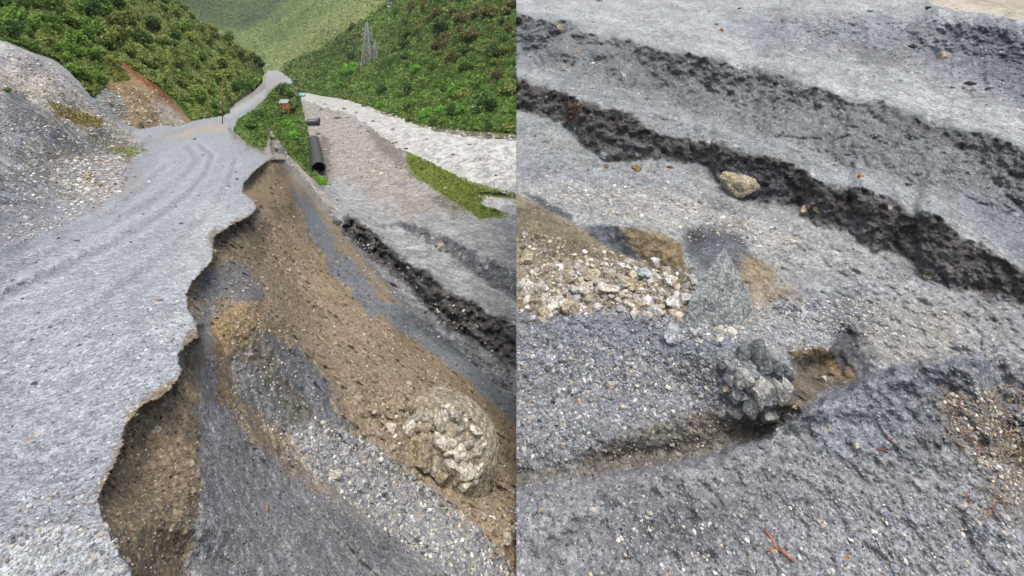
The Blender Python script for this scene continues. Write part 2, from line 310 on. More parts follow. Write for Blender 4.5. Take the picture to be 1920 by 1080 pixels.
zones = [
 ([(-1000,560),(0,470),(150,400),(260,330),(280,285),(200,250),(100,180),(-1000,120)], C(140,145,155), 25, 30),
 ([(60,250),(150,250),(230,300),(240,360),(170,395),(90,360),(30,320)], C(150,148,142), 25, 40),
 ([(-1000,430),(10,330),(60,400),(120,420),(60,470),(0,560),(-1000,600)], C(118,124,136), 30, 40, .6),
 ([(-50,60),(15,82),(60,100),(130,138),(165,180),(205,215),(262,262),(255,290),(210,285),(150,250),(95,225),(10,175),(-50,170)], C(185,180,168), 6, 14),
 ([(-50,85),(12,82),(100,115),(128,140),(160,180),(150,185),(100,150),(10,130)], C(172,175,180), 8, 14),
 ([(8,160),(60,185),(100,228),(150,262),(200,280),(140,285),(60,240),(5,212)], C(118,122,128), 8, 16),
 ([(130,205),(190,215),(195,238),(150,238),(110,225)], C(140,122,72), 8, 14),
 ([(150,240),(250,250),(265,275),(240,300),(190,290)], C(110,108,96), 8, 16),
 ([(150,325),(175,325),(190,345),(165,350)], C(110,92,62), 5, 8),
 ([(300,262),(420,232),(425,245),(330,262)], C(175,165,150), 6, 8),
 ([(430,240),(460,275),(512,290),(470,280),(440,260)], C(150,140,122), 6, 8),
 ([(430,190),(500,150),(500,165),(440,205),(420,205)], C(150,145,138), 5, 6),
 ([(495,134),(545,134),(545,155),(520,172),(430,222),(415,215),(470,185),(500,165)], C(168,172,176), 3, 4),
 ([(480,390),(400,440),(395,490),(350,550),(370,620),(300,640),(330,540),(350,450),(400,390)], C(172,180,184), 22, 26),
 ([(-50,1000),(100,960),(220,960),(260,1100),(-50,1100)], C(158,166,172), 30, 30),
 (slope_poly, C(158,140,110), 2, 0),
 ([(375,1100),(378,900),(372,760),(340,700),(250,760),(180,930),(250,1080)], C(140,124,96), 6, 8),
 ([(340,640),(372,600),(400,480),(400,440),(480,400),(500,420),(490,560),(420,570),(400,640),(380,760),(345,700)], C(130,118,94), 6, 10),
 ([(380,500),(440,490),(490,520),(495,560),(430,565),(370,560)], C(114,116,118), 8, 12),
 ([(455,345),(512,300),(545,330),(560,420),(520,400),(480,385)], C(140,123,93), 5, 8),
 ([(500,440),(560,430),(600,480),(640,560),(700,600),(740,600),(760,640),(640,600),(540,520)], C(172,151,116), 8, 16),
 ([(375,580),(400,560),(410,720),(430,760),(440,1100),(345,1100),(380,900),(372,760)], C(130,131,132), 9, 14),
 ([(410,580),(490,570),(510,640),(470,640),(430,680),(440,770),(410,750),(402,650)], C(152,130,88), 8, 14),
 ([(430,660),(500,632),(580,680),(640,790),(560,800),(470,780),(435,720)], C(122,118,108), 12, 14),
 ([(490,632),(560,648),(612,715),(668,832),(620,812),(565,745),(525,690)], C(116,122,128), 8, 14),
 ([(440,690),(475,682),(510,725),(545,790),(530,808),(480,772),(448,730)], C(122,126,128), 8, 12),
 
 ([(430,760),(470,790),(580,860),(560,880),(480,840),(440,800)], C(156,137,104), 6, 12),
 ([(380,760),(430,770),(480,840),(600,920),(760,1010),(900,1100),(340,1100),(380,900)], C(140,142,146), 10, 16),
 ([(620,960),(720,1000),(760,1060),(650,1030)], C(122,124,127), 14, 14),
 ([(540,800),(600,790),(700,840),(800,920),(900,1010),(960,1100),(860,1100),(700,980),(600,900),(560,860)], C(165,164,160), 14, 20),
 ([(680,800),(780,880),(900,1000),(1000,1080),(1000,920),(930,820),(900,740),(740,640),(600,600),(640,700)], C(162,144,112), 14, 20, .8),
 ([(535,300),(560,335),(630,420),(700,500),(760,575),(700,560),(735,605),(860,700),(975,800),(975,760),(860,662),(780,590),(700,505),(650,440),(575,345)], C(132,141,150), 4, 8),
 ([(560,360),(600,400),(640,470),(700,540),(735,600),(690,590),(620,500),(575,430),(545,350)], C(126,136,146), 5, 8),
 (terr_poly, C(158,162,164), 2, 3),
 ([(500,225),(552,205),(600,190),(700,240),(760,285),(800,340),(870,400),(760,410),(640,330),(560,330),(505,280)], C(160,156,149), 10, 10),
 ([(560,250),(615,255),(625,345),(590,360),(570,320)], C(120,115,108), 6, 8),
 ([(690,240),(720,255),(770,300),(770,325),(730,300),(700,270)], C(128,122,112), 6, 8),
 ([(800,365),(850,360),(890,400),(850,405)], C(120,120,104), 8, 6),
 ([(505,245),(520,255),(560,310),(640,395),(620,400),(575,345),(530,290),(508,282)], C(162,158,150), 2, 3),
 ([(650,440),(700,490),(800,590),(970,680),(970,760),(860,662),(760,570)], C(132,140,147), 8, 8),
 ([(760,590),(800,600),(880,660),(900,690),(840,660)], C(95,102,108), 6, 8),
 ([(a[0], a[1]-2) for a in BT]+[(a[0], a[1]+9) for a in BB[::-1]], C(92,91,92), 4, 12),
 ([(655,408),(760,488),(750,505),(690,470),(655,436)], C(78,78,78), 5, 12),
 ([a for a in CT]+[a for a in CB[::-1]], C(96,103,110), 5, 10),
 ([(765,285),(800,300),(860,330),(900,345),(967,362),(1090,380),(1090,395),(967,375),(910,368),(900,385),(955,405),(900,412),(860,385),(800,345),(770,330),(762,300)], C(110,128,40), 3, 9),
 ([(438,240),(448,226),(478,207),(494,192),(508,174),(530,158),(560,180),(560,250),(600,330),(560,300),(505,240),(500,280),(470,275),(430,240)], C(92,100,52), 5, 10),
 ([(500,262),(508,245),(560,300),(620,395),(600,395),(540,320),(512,290)], C(165,160,150), 2, 2),
]
col = paint(sh, road_c, zones, .78, ragk=2.1, softk=1.3)
rl = fbm(np.c_[(sh.Q[:, 0]*.42+sh.Q[:, 1]*.9)/16, (sh.Q[:, 0]*.9-sh.Q[:, 1]*.42)/230, sh.u*0], 1, 5, 91)
col *= (1+(.22*rl*road_only+.30*n_(1.5, 95)*(aS+.3*aT)+.16*n_(5, 97)+.12*fbm(sh.P, 22, 3, 98)))[:, None]
col = np.clip(col, .01, .8)
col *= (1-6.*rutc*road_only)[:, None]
lab = np.where(inriv, 3, np.where(aT > .5, 2, np.where(aS > .5, 1, np.where(left_bank > .5, 4, 0))))
top_ok = sh.v >= np.interp(sh.u, [-300, 0, 12, 60, 100, 130, 150, 170, 185, 205, 232, 262, 300, 420, 440, 470, 495, 500, 520, 545, 550, 560, 1100],
    [60, 78, 80, 100, 113, 136, 158, 183, 205, 215, 233, 244, 236, 218, 196, 176, 152, 134, 132, 150, 165, 165, 165])-2
fl = sh.face_label(lab); fk = sh.faces(None)
allf = fk; keepf = sh.face_label(top_ok)
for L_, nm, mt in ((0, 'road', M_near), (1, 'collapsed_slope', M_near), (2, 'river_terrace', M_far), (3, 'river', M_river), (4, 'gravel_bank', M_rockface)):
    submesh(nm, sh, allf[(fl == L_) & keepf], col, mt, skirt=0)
# ---- left hill, right-bank hill, far hills
def hill(name, us, vs, ctrl, keep_fn, base, zones, mat, relief, rs, seed, skirt=1.3):
    s = Sheet(us, vs); c = np.array(ctrl, float); y = np.exp(tps(c[:, :2], np.log(c[:, 2]), s.Q, 1e-3)); s.setY(y)
    y = y+fbm(s.P, rs, 5, seed)*relief; s.setY(y); col = paint(s, base, zones, seed=seed)
    col = np.clip(col*(1+.35*fbm(s.P, rs*3, 4, seed+5)+.2*fbm(s.P, rs*12, 3, seed+6))[:, None], .004, .8)
    s.col = col; k = keep_fn(s); o = submesh(name, s, s.faces(k), col, mat, skirt); s.keep = k; return s
H3 = hill('hillside', steps(-712, 510, 0, 500, 4), steps(-260, 262, -20, 262, 4),
   [(-700,-200,60),(-700,80,24),(-700,260,20),(-250,-200,70),(-250,80,30),(-200,260,26),(10,80,36),(10,0,48),(10,-150,75),(150,260,36),(230,262,38),(350,235,48),(420,225,66),(450,195,100),(490,158,185),(215,110,54),(290,160,52),(200,0,82),(300,0,135),(400,60,155),(480,115,200),(505,135,215),(200,-200,130),(350,-200,240),(300,80,85),(400,140,95),(350,180,62)],
   lambda s: s.u <= np.interp(s.v, [-260, 0, 40, 80, 120, 150, 200, 262], [210, 315, 368, 428, 478, 496, 450, 420]),
   C(70,92,34), [([(192,125),(215,110),(240,125),(280,155),(330,195),(360,232),(355,250),(235,250),(215,230),(180,195),(175,165),(205,160)], C(140,119,88), 3, 8),
     ([(215,113),(250,128),(300,165),(345,215),(330,205),(280,165),(235,130)], C(132,84,52), 3, 5),
     ([(180,165),(215,170),(250,215),(240,250),(200,230),(170,190)], C(122,130,128), 6, 10), ([(230,215),(270,205),(300,250),(240,262)], C(136,124,96), 8, 10),
     ([(290,190),(320,200),(356,240),(300,240)], C(165,158,148), 6, 8), ([(200,120),(235,135),(240,150),(210,150)], C(125,125,60), 5, 6),
     ([(420,215),(500,150),(500,170),(430,225)], C(150,146,136), 4, 4)], M_far, 3.0, .12, 101)
H5 = hill('riverside_hill', steps(520, 1100, 528, 972, 4), steps(-260, 275, -20, 275, 4),
   [(556,174,262),(600,182,215),(650,190,186),(690,203,152),(720,218,127),(770,236,105),(830,250,92),(967,263,82),(1090,275,76),(1000,0,170),(967,-150,260),(800,0,270),(740,0,330),(700,50,340),(640,80,380),(560,115,420),(535,130,450),(800,130,165),(900,180,112),(700,150,215),(1090,0,150),(760,-150,420),(600,150,290)],
   lambda s: (s.v >= np.interp(s.u, [520, 535, 560, 600, 640, 690, 730, 780, 1100], [140, 124, 110, 96, 66, 30, -2, -260, -260])) & (s.v <= np.interp(s.u, [556, 600, 650, 690, 720, 770, 830, 967, 1100], [178, 186, 194, 207, 222, 240, 254, 266, 279])),
   C(66,88,32), [([(760,235),(830,252),(967,266),(1090,280),(1090,262),(967,250),(850,242),(780,228),(700,205)], C(110,112,84), 3, 7)], M_far, 5.0, .05, 111)
H4 = hill('far_hills', steps(240, 900, 290, 780, 6), steps(-1000, 180, -20, 180, 6),
   [(300,-20,900),(300,100,800),(400,60,1000),(440,40,1050),(530,130,750),(700,0,800),(560,-200,1500),(620,60,700),(800,-200,1500),(300,-300,1300),(500,0,1100),(480,170,700),(600,170,600)],
   lambda s: s.v > -400, C(122,146,84,1), [([(300,-20),(400,-20),(520,-20),(470,40),(430,55),(370,30)], C(84,108,66), 10, 20), ([(470,50),(440,45),(500,0),(560,-40),(600,-40),(520,15)], C(62,84,60), 8, 16),
    ([(480,130),(560,60),(700,-20),(760,-20),(700,30),(600,100),(540,130)], C(154,166,104), 10, 24), ([(520,112),(534,114),(532,128),(520,124)], C(180,170,150), 2, 4)], M_far, 40, .006, 121)
# ---- right: the rising gravel slope with its two banks
Rs = Sheet(np.r_[968, steps(970, 2650, 970, 1922, 2)], steps(-200, 1800, -10, 1082, 2))
u, v = Rs.u, Rs.v
nq = lambda sc, sd: fbm(np.c_[Rs.Q/sc, u*0], 1, 4, sd)
B1T = [(960,140),(985,150),(1010,175),(1040,168),(1062,172),(1085,190),(1112,207),(1150,205),(1180,212),(1215,240),(1250,256),(1290,262),(1330,266),(1370,285),(1400,292),(1450,292),(1500,315),(1540,342),(1560,352),(1600,350),(1625,355),(1640,362),(1675,372),(1700,400),(1712,404),(1745,396),(1765,405),(1800,445),(1830,458),(1860,470),(1890,490),(1930,515),(2260,690)]
B1B = [(960,200),(1000,215),(1050,228),(1070,250),(1090,272),(1120,290),(1160,302),(1200,300),(1240,298),(1300,304),(1330,315),(1345,345),(1400,372),(1440,380),(1500,386),(1520,415),(1545,430),(1590,432),(1615,460),(1640,472),(1680,474),(1715,492),(1730,515),(1780,540),(1850,556),(1930,574),(2260,750)]
B2T = [(960,22),(1005,32),(1040,38),(1080,46),(1090,58),(1125,72),(1150,70),(1190,80),(1230,92),(1260,98),(1310,102),(1340,112),(1380,128),(1420,130),(1450,136),(1480,142),(1510,160),(1550,164),(1580,182),(1600,190),(1640,186),(1680,200),(1710,218),(1750,238),(1790,236),(1820,248),(1850,250),(1880,262),(1930,288),(2260,450)]
B2B = [(960,110),(1100,142),(1250,200),(1400,238),(1500,272),(1600,315),(1700,345),(1800,360),(1930,425),(2260,590)]
def ip(L, x): return np.interp(x, [p[0] for p in L], [p[1] for p in L])
inv = .085+.31*v/1080+.035*(u-1444)/950
inv = lambda vv, uu: np.maximum(.085+.31*vv/1080+.035*(uu-1444)/950, .055+0*vv)
ve = v+bank(B1T, B1B, u, v+nq(22, 5)*13, 1.6, .92)+bank(B2T, B2B, u, v+nq(26, 6)*13, 1.1, .74)
TOPT = [(1440,40),(1560,30),(1640,52),(1700,62),(1760,30),(1850,45),(1930,60),(2260,100)]; TOPB = [(1440,95),(1560,90),(1640,92),(1700,110),(1760,130),(1850,160),(1930,190),(2260,300)]
ve = ve+bank(TOPT, TOPB, u, v+nq(30, 7)*14, 1.2, .6)
# brown cut under the pale ledge
KT = [(1085,418),(1130,425),(1180,426),(1230,440),(1275,452),(1290,470),(1310,500)]; KB = [(1085,430),(1130,455),(1180,482),(1230,498),(1275,508),(1290,512),(1310,512)]
ve = ve+bank(KT, KB, u, v+nq(20, 8)*5, 1.5, .6)
KR = 2.1
ly = -np.log(inv(ve, u))+math.log(KR)
def blob(cu, cv, ru, rv, a, rot=0, p=1.0):
    c, s_ = math.cos(math.radians(rot)), math.sin(math.radians(rot)); du, dv = u-cu, v-cv
    r2 = ((du*c+dv*s_)/ru)**2+((-du*s_+dv*c)/rv)**2; return a*np.exp(-r2**p)
ly = ly+blob(1298,447,26,18,.02)+blob(1590,650,36,38,.03,20,1.5)+blob(1540,705,80,40,.07,0,1.5)
ly = ly-blob(1340,520,60,40,.05)-blob(1400,680,130,75,.08,30,1.2)-blob(1425,715,70,60,.02,0,1.2)+blob(1200,860,230,34,.05,-10)+blob(1420,800,60,26,.025,-10,1.5)+blob(1120,730,160,60,.03)
fgT = [(960,915),(1100,895),(1300,865),(1440,815),(1500,770),(1560,738),(1640,700),(1740,677),(1800,668),(1870,660),(1930,672),(2260,740)]
dfg = v+nq(40, 9)*22-ip(fgT, u); fgm = sm(dfg, -4, 12)
ly = ly-fgm*(.02+.06*sm(u, 1050, 1400)+.07*sm(u, 1300, 1800))*np.exp(-np.clip(dfg, 0, 900)/200)
rt = [(1700,700),(1760,760),(1830,820),(1880,900),(1930,1000)]
ly = ly+.11*sm(u-np.interp(v, [640, 760, 880, 1000, 1090], [1830, 1845, 1880, 1915, 1940]), -10, 40)*fgm
Rs.setY(np.exp(ly)); P0 = Rs.P/KR; yb = Rs.y
vis = sm(-np.abs(u-1444), -1300, -480)
trm = (1-sm(v+nq(22, 5)*10-ip(B1B, u), -4, 4))*sm(v+nq(22, 5)*10-ip(B1T, u), -4, 4)
b2m = (1-sm(v+nq(26, 6)*10-ip(B2B, u), -50, 10))*sm(v+nq(26, 6)*10-ip(B2T, u), -3, 6)
low = sm(v, 420, 620)
gul = fbm(np.c_[P0[:, 0]*3.0+P0[:, 2]*1.2, P0[:, 2]*.5, P0[:, 1]*.3], 1.3, 4, 141)
flute = fbm(np.c_[(Rs.u+v*.45)/19, (v-Rs.u*.4)/95, u*0], 1, 3, 142)
yy = yb*(1+.024*fbm(P0, 1.1, 5, 131)+.009*fbm(P0, 4.5, 4, 132, .6)+.006*fbm(P0, 14, 3, 133)*(1+low)+.007*gul*b2m+.010*fbm(P0, 5.5, 4, 134, .6)*trm+.011*flute*np.maximum(b2m, trm*.6)+.012*fbm(P0, 3, 4, 135, .55, True)*fgm)
clx = 0; cluster = blob(1420,720,75,70,1,0,2)+blob(1290,585,50,60,.8,50,2)+blob(1860,790,90,110,.8,55,2)
yy = yy*(1-.012*cluster*fbm(P0, 6, 4, 136, .6, True)+.012*low*fbm(P0, 2.4, 4, 137, .6, True))
Rs.setY(yy)
RZ = [
 ([(900,-50),(2300,-50),(2300,520)]+[(a, b) for a, b in B2T[::-1]], C(158,165,169), 6, 6),
 ([(1330,45),(1420,30),(1600,25),(1750,35),(1930,60),(2260,100),(2260,330),(1930,200),(1800,170),(1700,125),(1560,100),(1440,90)], C(128,134,142), 26, 34),
 ([(1770,75),(1850,40),(1930,60),(2260,100),(2260,330),(1930,190),(1850,150)], C(104,110,122), 16, 20),
 ([(1600,85),(1650,95),(1700,100),(1680,125),(1620,120)], C(112,118,122), 8, 12),
 (B2T+[(p[0], p[1]) for p in B2B[::-1]], C(118,125,129), 16, 16),
 
 
 ([(1690,210),(1930,290),(2260,450),(2260,520),(1930,345),(1800,280),(1700,260)], C(108,113,118), 10, 14),
 ([(1780,360),(1930,400),(2260,560),(2260,650),(1930,500),(1860,450)], C(120,127,138), 20, 20),
 (B1T+B1B[::-1], C(100,99,100), 3, 10),
 ([(960,145),(1040,170),(1062,172),(1240,255),(1330,268),(1450,294),(1560,352),(1712,404),(1930,515),(1930,545),(1700,445),(1540,385),(1440,320),(1300,285),(1180,250),(1050,200),(960,170)], C(82,80,80), 5, 14),
 ([(1340,318),(1400,300),(1500,330),(1490,375),(1430,380),(1380,350)], C(82,87,94), 9, 12),
 ([(1150,260),(1250,262),(1240,285),(1130,290),(1110,260)], C(92,95,98), 10, 10),
 ([(1062,178),(1090,190),(1088,215),(1066,238),(1060,225)], C(86,66,54), 5, 6),
 ([(960,345),(1100,330),(1300,345),(1500,440),(1660,480),(1560,520),(1300,450),(1100,425),(1060,400),(960,360)], C(152,155,155), 20, 22),
 ([(960,300),(1200,330),(1300,330),(1240,350),(1100,345),(960,330)], C(138,145,152), 10, 14),
 ([(960,360),(1040,395),(1090,430),(1300,510),(1290,600),(960,600)], C(134,126,106), 6, 10),
 ([(960,380),(1020,400),(1090,440),(1180,490),(1050,480),(960,440)], C(116,108,86), 10, 12),
 ([(975,358),(1010,370),(1075,405),(1070,415),(1010,385)], C(92,96,104), 3, 5),
 ([(1095,425),(1160,422),(1185,445),(1200,488),(1150,470),(1110,445)], C(94,99,108), 4, 5),
 ([(1160,425),(1240,437),(1278,456),(1285,505),(1215,495),(1185,465)], C(132,117,88), 4, 7),
 ([(1285,425),(1350,420),(1400,450),(1410,500),(1380,520),(1340,520),(1285,470)], C(96,103,110), 7, 8),
 ([(1282,430),(1310,425),(1322,445),(1310,470),(1288,462)], C(84,87,92), 8, 8),
 ([(1393,475),(1430,480),(1455,520),(1440,560),(1380,600),(1340,580),(1390,530)], C(138,126,100), 8, 10),
 ([(1350,560),(1450,510),(1510,560),(1440,620),(1380,610)], C(140,132,116), 16, 18),
 ([(1560,480),(1930,590),(2260,760),(2260,700),(1930,680),(1640,690),(1600,600),(1500,560)], C(146,150,155), 20, 20),
 ([(1600,560),(1780,580),(1800,650),(1680,680),(1610,650)], C(142,143,138), 20, 20),
 ([(1450,570),(1600,540),(1640,600),(1600,640),(1500,640),(1430,620)], C(118,126,136), 18, 22),
 ([(1420,580),(1540,590),(1560,640),(1480,650),(1420,620)], C(150,158,165), 16, 18, .8),
 ([(960,590),(1080,580),(1200,570),(1250,600),(1420,640),(1370,760),(1200,800),(960,870)], C(124,131,142), 10, 14),
 ([(960,700),(1100,710),(1300,680),(1400,700),(1360,740),(1200,800),(1060,840),(960,880)], C(128,133,142), 24, 24),
 ([(960,880),(1080,870),(1190,800),(1340,750),(1400,790),(1480,800),(1440,820),(1280,870),(1150,900),(1050,915),(960,920)], C(114,112,108), 18, 22),
 ([(1480,650),(1540,655),(1600,690),(1610,715),(1540,740),(1470,790),(1450,780),(1490,700)], C(110,104,92), 5, 6),
 ([(1480,648),(1550,652),(1580,690),(1612,690),(1600,722),(1560,700),(1530,670),(1485,660)], C(128,112,82), 5, 8),
 ([(1560,600),(1600,590),(1615,640),(1612,680),(1580,690),(1560,650)], C(84,88,94), 10, 10),
 ([(p[0], p[1]) for p in fgT]+[(2260,1450),(960,1450)], C(138,143,150), 8, 12),
 ([(960,1000),(1300,960),(1500,940),(1800,960),(1930,1100),(960,1100)], C(136,140,147), 60, 40),
 ([(1640,700),(1870,662),(1860,720),(1700,760),(1560,800),(1480,800),(1500,770)], C(118,124,134), 14, 20, .7),
 ([(1500,830),(1560,760),(1700,740),(1800,800),(1700,830),(1600,850)], C(116,122,132), 30, 30, .8),
 ([(1150,960),(1330,950),(1420,960),(1400,1010),(1200,1020)], C(88,92,100), 30, 30, .7),
 ([(1760,740),(1850,730),(1910,800),(1930,900),(1925,1000),(1890,960),(1830,860),(1780,810)], C(134,127,114), 14, 22, .8),
 ([(1850,770),(1920,790),(1930,900),(1900,860)], C(76,68,58), 10, 14),
]
rc = paint(Rs, C(140,147,150), RZ, .85, seed=13, ragk=1.5, softk=1.5)
v2 = Rs.v+nq(26, 6)*13-ip(B2T, Rs.u); crest_shade = (v2 > 0)*np.exp(-np.clip(v2, 0, 999)/(34+26*nq(70, 66)))*np.clip(.75+1.1*nq(45, 67), .25, 1.2)*(Rs.v < ip(B1T, Rs.u)-4)
crest_shade = crest_shade*sm(v2, 0, 3)
rc *= (1-.33*crest_shade)[:, None]  # shade of the steep face under the upper crest, painted into its colour
str_ = fbm(np.c_[(Rs.u*.34-Rs.v)/14, (Rs.u+Rs.v*.34)/120, u*0], 1, 4, 151)
rc *= (1+.28*str_*(1-low)*(1-trm)+.34*fbm(Rs.P/KR, 1.6, 4, 152)+.30*fbm(Rs.P/KR, 6, 4, 153)+.22*fbm(Rs.P/KR, 22, 3, 154)*(.5+low))[:, None]
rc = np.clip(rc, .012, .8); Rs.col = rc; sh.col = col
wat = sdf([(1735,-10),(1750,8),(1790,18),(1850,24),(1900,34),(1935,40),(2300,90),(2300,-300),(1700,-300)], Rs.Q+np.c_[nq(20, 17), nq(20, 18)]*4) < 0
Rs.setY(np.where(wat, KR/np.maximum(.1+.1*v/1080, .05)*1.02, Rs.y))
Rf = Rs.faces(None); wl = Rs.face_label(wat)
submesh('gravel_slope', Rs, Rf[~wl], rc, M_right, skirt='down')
submesh('silty_river', Rs, Rf[wl], rc, M_silt)
# ------------------------------------------------------------------ stones
def ico(sub):
    import bmesh
    bm = bmesh.new(); bmesh.ops.create_icosphere(bm, subdivisions=sub, radius=1); V = np.array([x.co[:] for x in bm.verts]); Fc = np.array([[q.index for q in f.verts] for f in bm.faces]); bm.free(); return V, Fc
ICO = {k: ico(k) for k in (1, 2, 3, 4, 5)}
def rock_shape(sub, planes=13, r=None, flat=.75, rough=.03):
    r = r or rng; V, Fc = ICO[sub]; n = r.normal(size=(planes, 3)); n /= np.linalg.norm(n, axis=1)[:, None]; h = r.uniform(.62, 1.0, planes) if sub < 3 or planes > 18 else r.uniform(.48, .84, planes)
    d = V@n.T; rad = np.min(np.where(d > .05, h/np.maximum(d, .05), 9), 1); rad = np.minimum(rad, 1.25)
    X = V*rad[:, None]*np.array([r.uniform(.85, 1.25), r.uniform(.75, 1.05), flat*r.uniform(.8, 1.15)])
    if rough and sub > 2: X = X*(1+rough*fbm(X*1.0, 3.0, 4, int(r.integers(999))))[:, None]
    return X, Fc
def rmat(r=None):
    r = r or rng; q = r.normal(size=4); q /= np.linalg.norm(q); a, b, c, d = q
    return np.array([[a*a+b*b-c*c-d*d, 2*(b*c-a*d), 2*(b*d+a*c)], [2*(b*c+a*d), a*a-b*b+c*c-d*d, 2*(c*d-a*b)], [2*(b*d-a*c), 2*(c*d+a*b), a*a-b*b-c*c+d*d]])
protos = [rock_shape(1, 9) for _ in range(14)]
protos2 = [rock_shape(2, 12) for _ in range(12)]
def scatter(name, sheet, n, poly, px, cols, label, seed, excl=None, mat=None, dens=None, sub2=False):
    """countless small stones strewn over a sheet, as one object"""
    r = np.random.default_rng(seed); P = np.array(poly, float); lo, hi = P.min(0), P.max(0)
    Q = r.uniform(lo, hi, (int(n*3), 2)); Q = Q[sdf(poly, Q) < 0]
    if dens: Q = Q[(fbm(np.c_[Q/dens, Q[:, 0]*0], 1, 3, seed)+r.uniform(-.35, .35, len(Q))) > 0]
    Q = Q[:n]; W = sheet.point(Q[:, 0], Q[:, 1]); VV, FF, CC, k = [], [], [], 0
    sz = px[0]+(px[1]-px[0])*r.random(len(Q))**3.5
    pr = protos2 if sub2 else protos
    for q, p, s in zip(Q, W, sz):
        X, Fc = pr[r.integers(len(pr))]; R_ = rmat(r); X = (X@R_.T)*(s*.5*p[1]/F)*np.array([1, 1, .8])
        VV.append(X+p); FF.append(Fc+k); k += len(X)
        c = cols[r.integers(len(cols))]*r.uniform(.6, 1.28); CC.append(np.tile(c, (len(X), 1)))
    o = mesh_np(name, np.concatenate(VV), np.concatenate(FF), mat or M_stone, None, np.concatenate(CC), smooth=False); tag(o, label, kind='stuff'); return o
pale = [C(185,183,175), C(165,165,160), C(150,152,155), C(200,200,198), C(170,160,140)]
greyb = [C(122,128,137), C(138,144,150), C(108,113,121), C(152,157,163), C(115,120,128)]
browns = [C(142,132,114), C(165,158,140), C(116,106,88), C(178,172,158), C(100,92,78)]
darks = [C(80,80,82), C(100,98,95), C(60,60,62), C(130,126,118)]
scatter('road_gravel', G, 3800, [(0,1080),(240,1080),(185,930),(230,830),(330,720),(370,620),(350,540),(0,620)], (2.2, 6.48), greyb+[C(175,180,185)]*3, 'loose pale grey gravel along the near roadway', 301)
scatter('road_edge_gravel', G, 800, [(0,1080),(255,1080),(200,980),(190,900),(110,880),(0,960)], (3, 10.8), pale+greyb, 'coarse pale gravel at the bottom corner of the road', 302, dens=30)
scatter('road_far_gravel', G, 1400, [(330,560),(400,440),(478,395),(455,350),(500,300),(430,290),(340,400),(260,500)], (1.5, 3.6), pale, 'fine pale gravel beside the broken road edge', 303)
scatter('bank_rubble', G, 3600, [(5,190),(100,235),(250,300),(230,360),(130,420),(5,470)], (2, 7.92), pale+greyb, 'grey rubble heaped on the bank left of the road', 304)
scatter('pale_rubble', G, 700, [(90,300),(240,290),(230,360),(150,390)], (3, 10.8), pale, 'pale broken stone at the foot of the bank', 305)
scatter('slope_gravel', G, 6500, [(380,1080),(378,760),(440,760),(620,920),(800,1030),(900,1080)], (1.8, 5.04), greyb+darks, 'dark gravel on the lower collapsed slope', 306)
scatter('slope_scree', G, 4300, [(540,800),(620,790),(700,835),(800,910),(900,990),(975,1080),(840,1080),(700,980),(590,890)], (2.5, 10.8), pale+greyb, 'pale angular scree running down the collapsed slope', 307)
scatter('undercut_stones', G, 1500, [(375,1080),(376,760),(340,700),(250,770),(185,930),(250,1075)], (2, 7.2), browns+darks, 'pebbles stuck in the brown undercut face', 308)
scatter('earth_stones', G, 3000, [(400,560),(500,430),(620,540),(760,640),(920,800),(975,900),(975,1050),(860,960),(700,810),(600,640),(480,620)], (1.6, 5.76), browns+pale, 'stones scattered through the brown earth slope', 309)
scatter('boulder_foot_stones', G, 500, [(700,730),(760,740),(745,860),(800,900),(900,950),(975,1040),(975,960),(880,940),(760,880),(690,800)], (3, 11.5), pale+browns, 'loose stones around the foot of the cobbled boulder', 310)
scatter('ridge_stones', G, 900, [(480,560),(560,640),(640,820),(560,880),(430,760),(400,640)], (2, 6.48), pale+browns, 'pale stones on the inner rib of the slope', 311)
scatter('band_stones', G, 1300, [(545,320),(620,400),(760,570),(975,780),(860,700),(735,600),(600,450)], (1.5, 5.76), greyb, 'blue grey stone chips along the outer slope', 312)
scatter('terrace_stones', G, 3600, [(600,330),(760,300),(960,420),(967,600),(800,500),(660,410)], (1, 3.24), pale+greyb, 'stones strewn over the grey terrace', 313)
scatter('riverbed_stones', G, 1800, [(560,190),(640,215),(740,280),(800,350),(700,330),(620,360),(560,290)], (1, 4.32), pale+darks, 'stones strewn over the dry riverbed', 314)
scatter('trench_stones', G, 700, BT+BB[::-1], (1.2, 3.6), darks, 'dark stones in the wet terrace bank', 315)
scatter('bank_boulders', H5, 420, [(640,188),(690,203),(770,238),(830,254),(967,268),(967,252),(880,247),(800,236),(720,212),(690,196)], (3, 15), pale, 'pale stones along the far waterline', 316, mat=M_stone)
scatter('spur_rocks', G, 1500, [(8,84),(60,102),(128,142),(165,190),(205,222),(258,268),(200,280),(140,245),(60,185),(8,165)], (2, 9), pale+browns[:2], 'pale broken rock on the spur above the bank', 317)
scatter('scar_rocks', H3, 900, [(180,170),(215,160),(290,165),(350,232),(240,255),(205,225)], (1.5, 7), pale+browns, 'loose rock on the orange scar', 318)
scatter('edge_clods', G, 1100, [(p[0]-1, p[1]) for p in EDGE[1:]]+[(p[0]+18, p[1]+12) for p in EDGE[1:][::-1]], (3, 14), browns[:3]+[C(100,90,74), C(120,112,98)], 'earth clods and stones hanging under the broken road edge', 319)
scatter('trench_rim_stones', G, 900, [(620,400),(700,440),(860,570),(967,690),(967,740),(800,620),(690,520),(640,440)], (1.5, 7), pale+greyb, 'stones along the near side of the dark trench', 3191)
scatter('road_loose_stones', G, 420, [(0,700),(0,420),(240,330),(420,270),(470,330),(380,440),(340,540),(330,700)], (2, 8), pale+darks[:2], 'loose stones scattered on the roadway', 3192)
scatter('slope_clods', G, 3200, [(400,450),(480,400),(520,330),(600,430),(740,590),(860,700),(975,800),(975,960),(860,900),(720,760),(600,640),(480,620),(400,600)], (2, 8), [C(128,116,96), C(110,98,80), C(150,138,116), C(98,88,72)], 'crumbled earth clods on the brown slope', 3193)
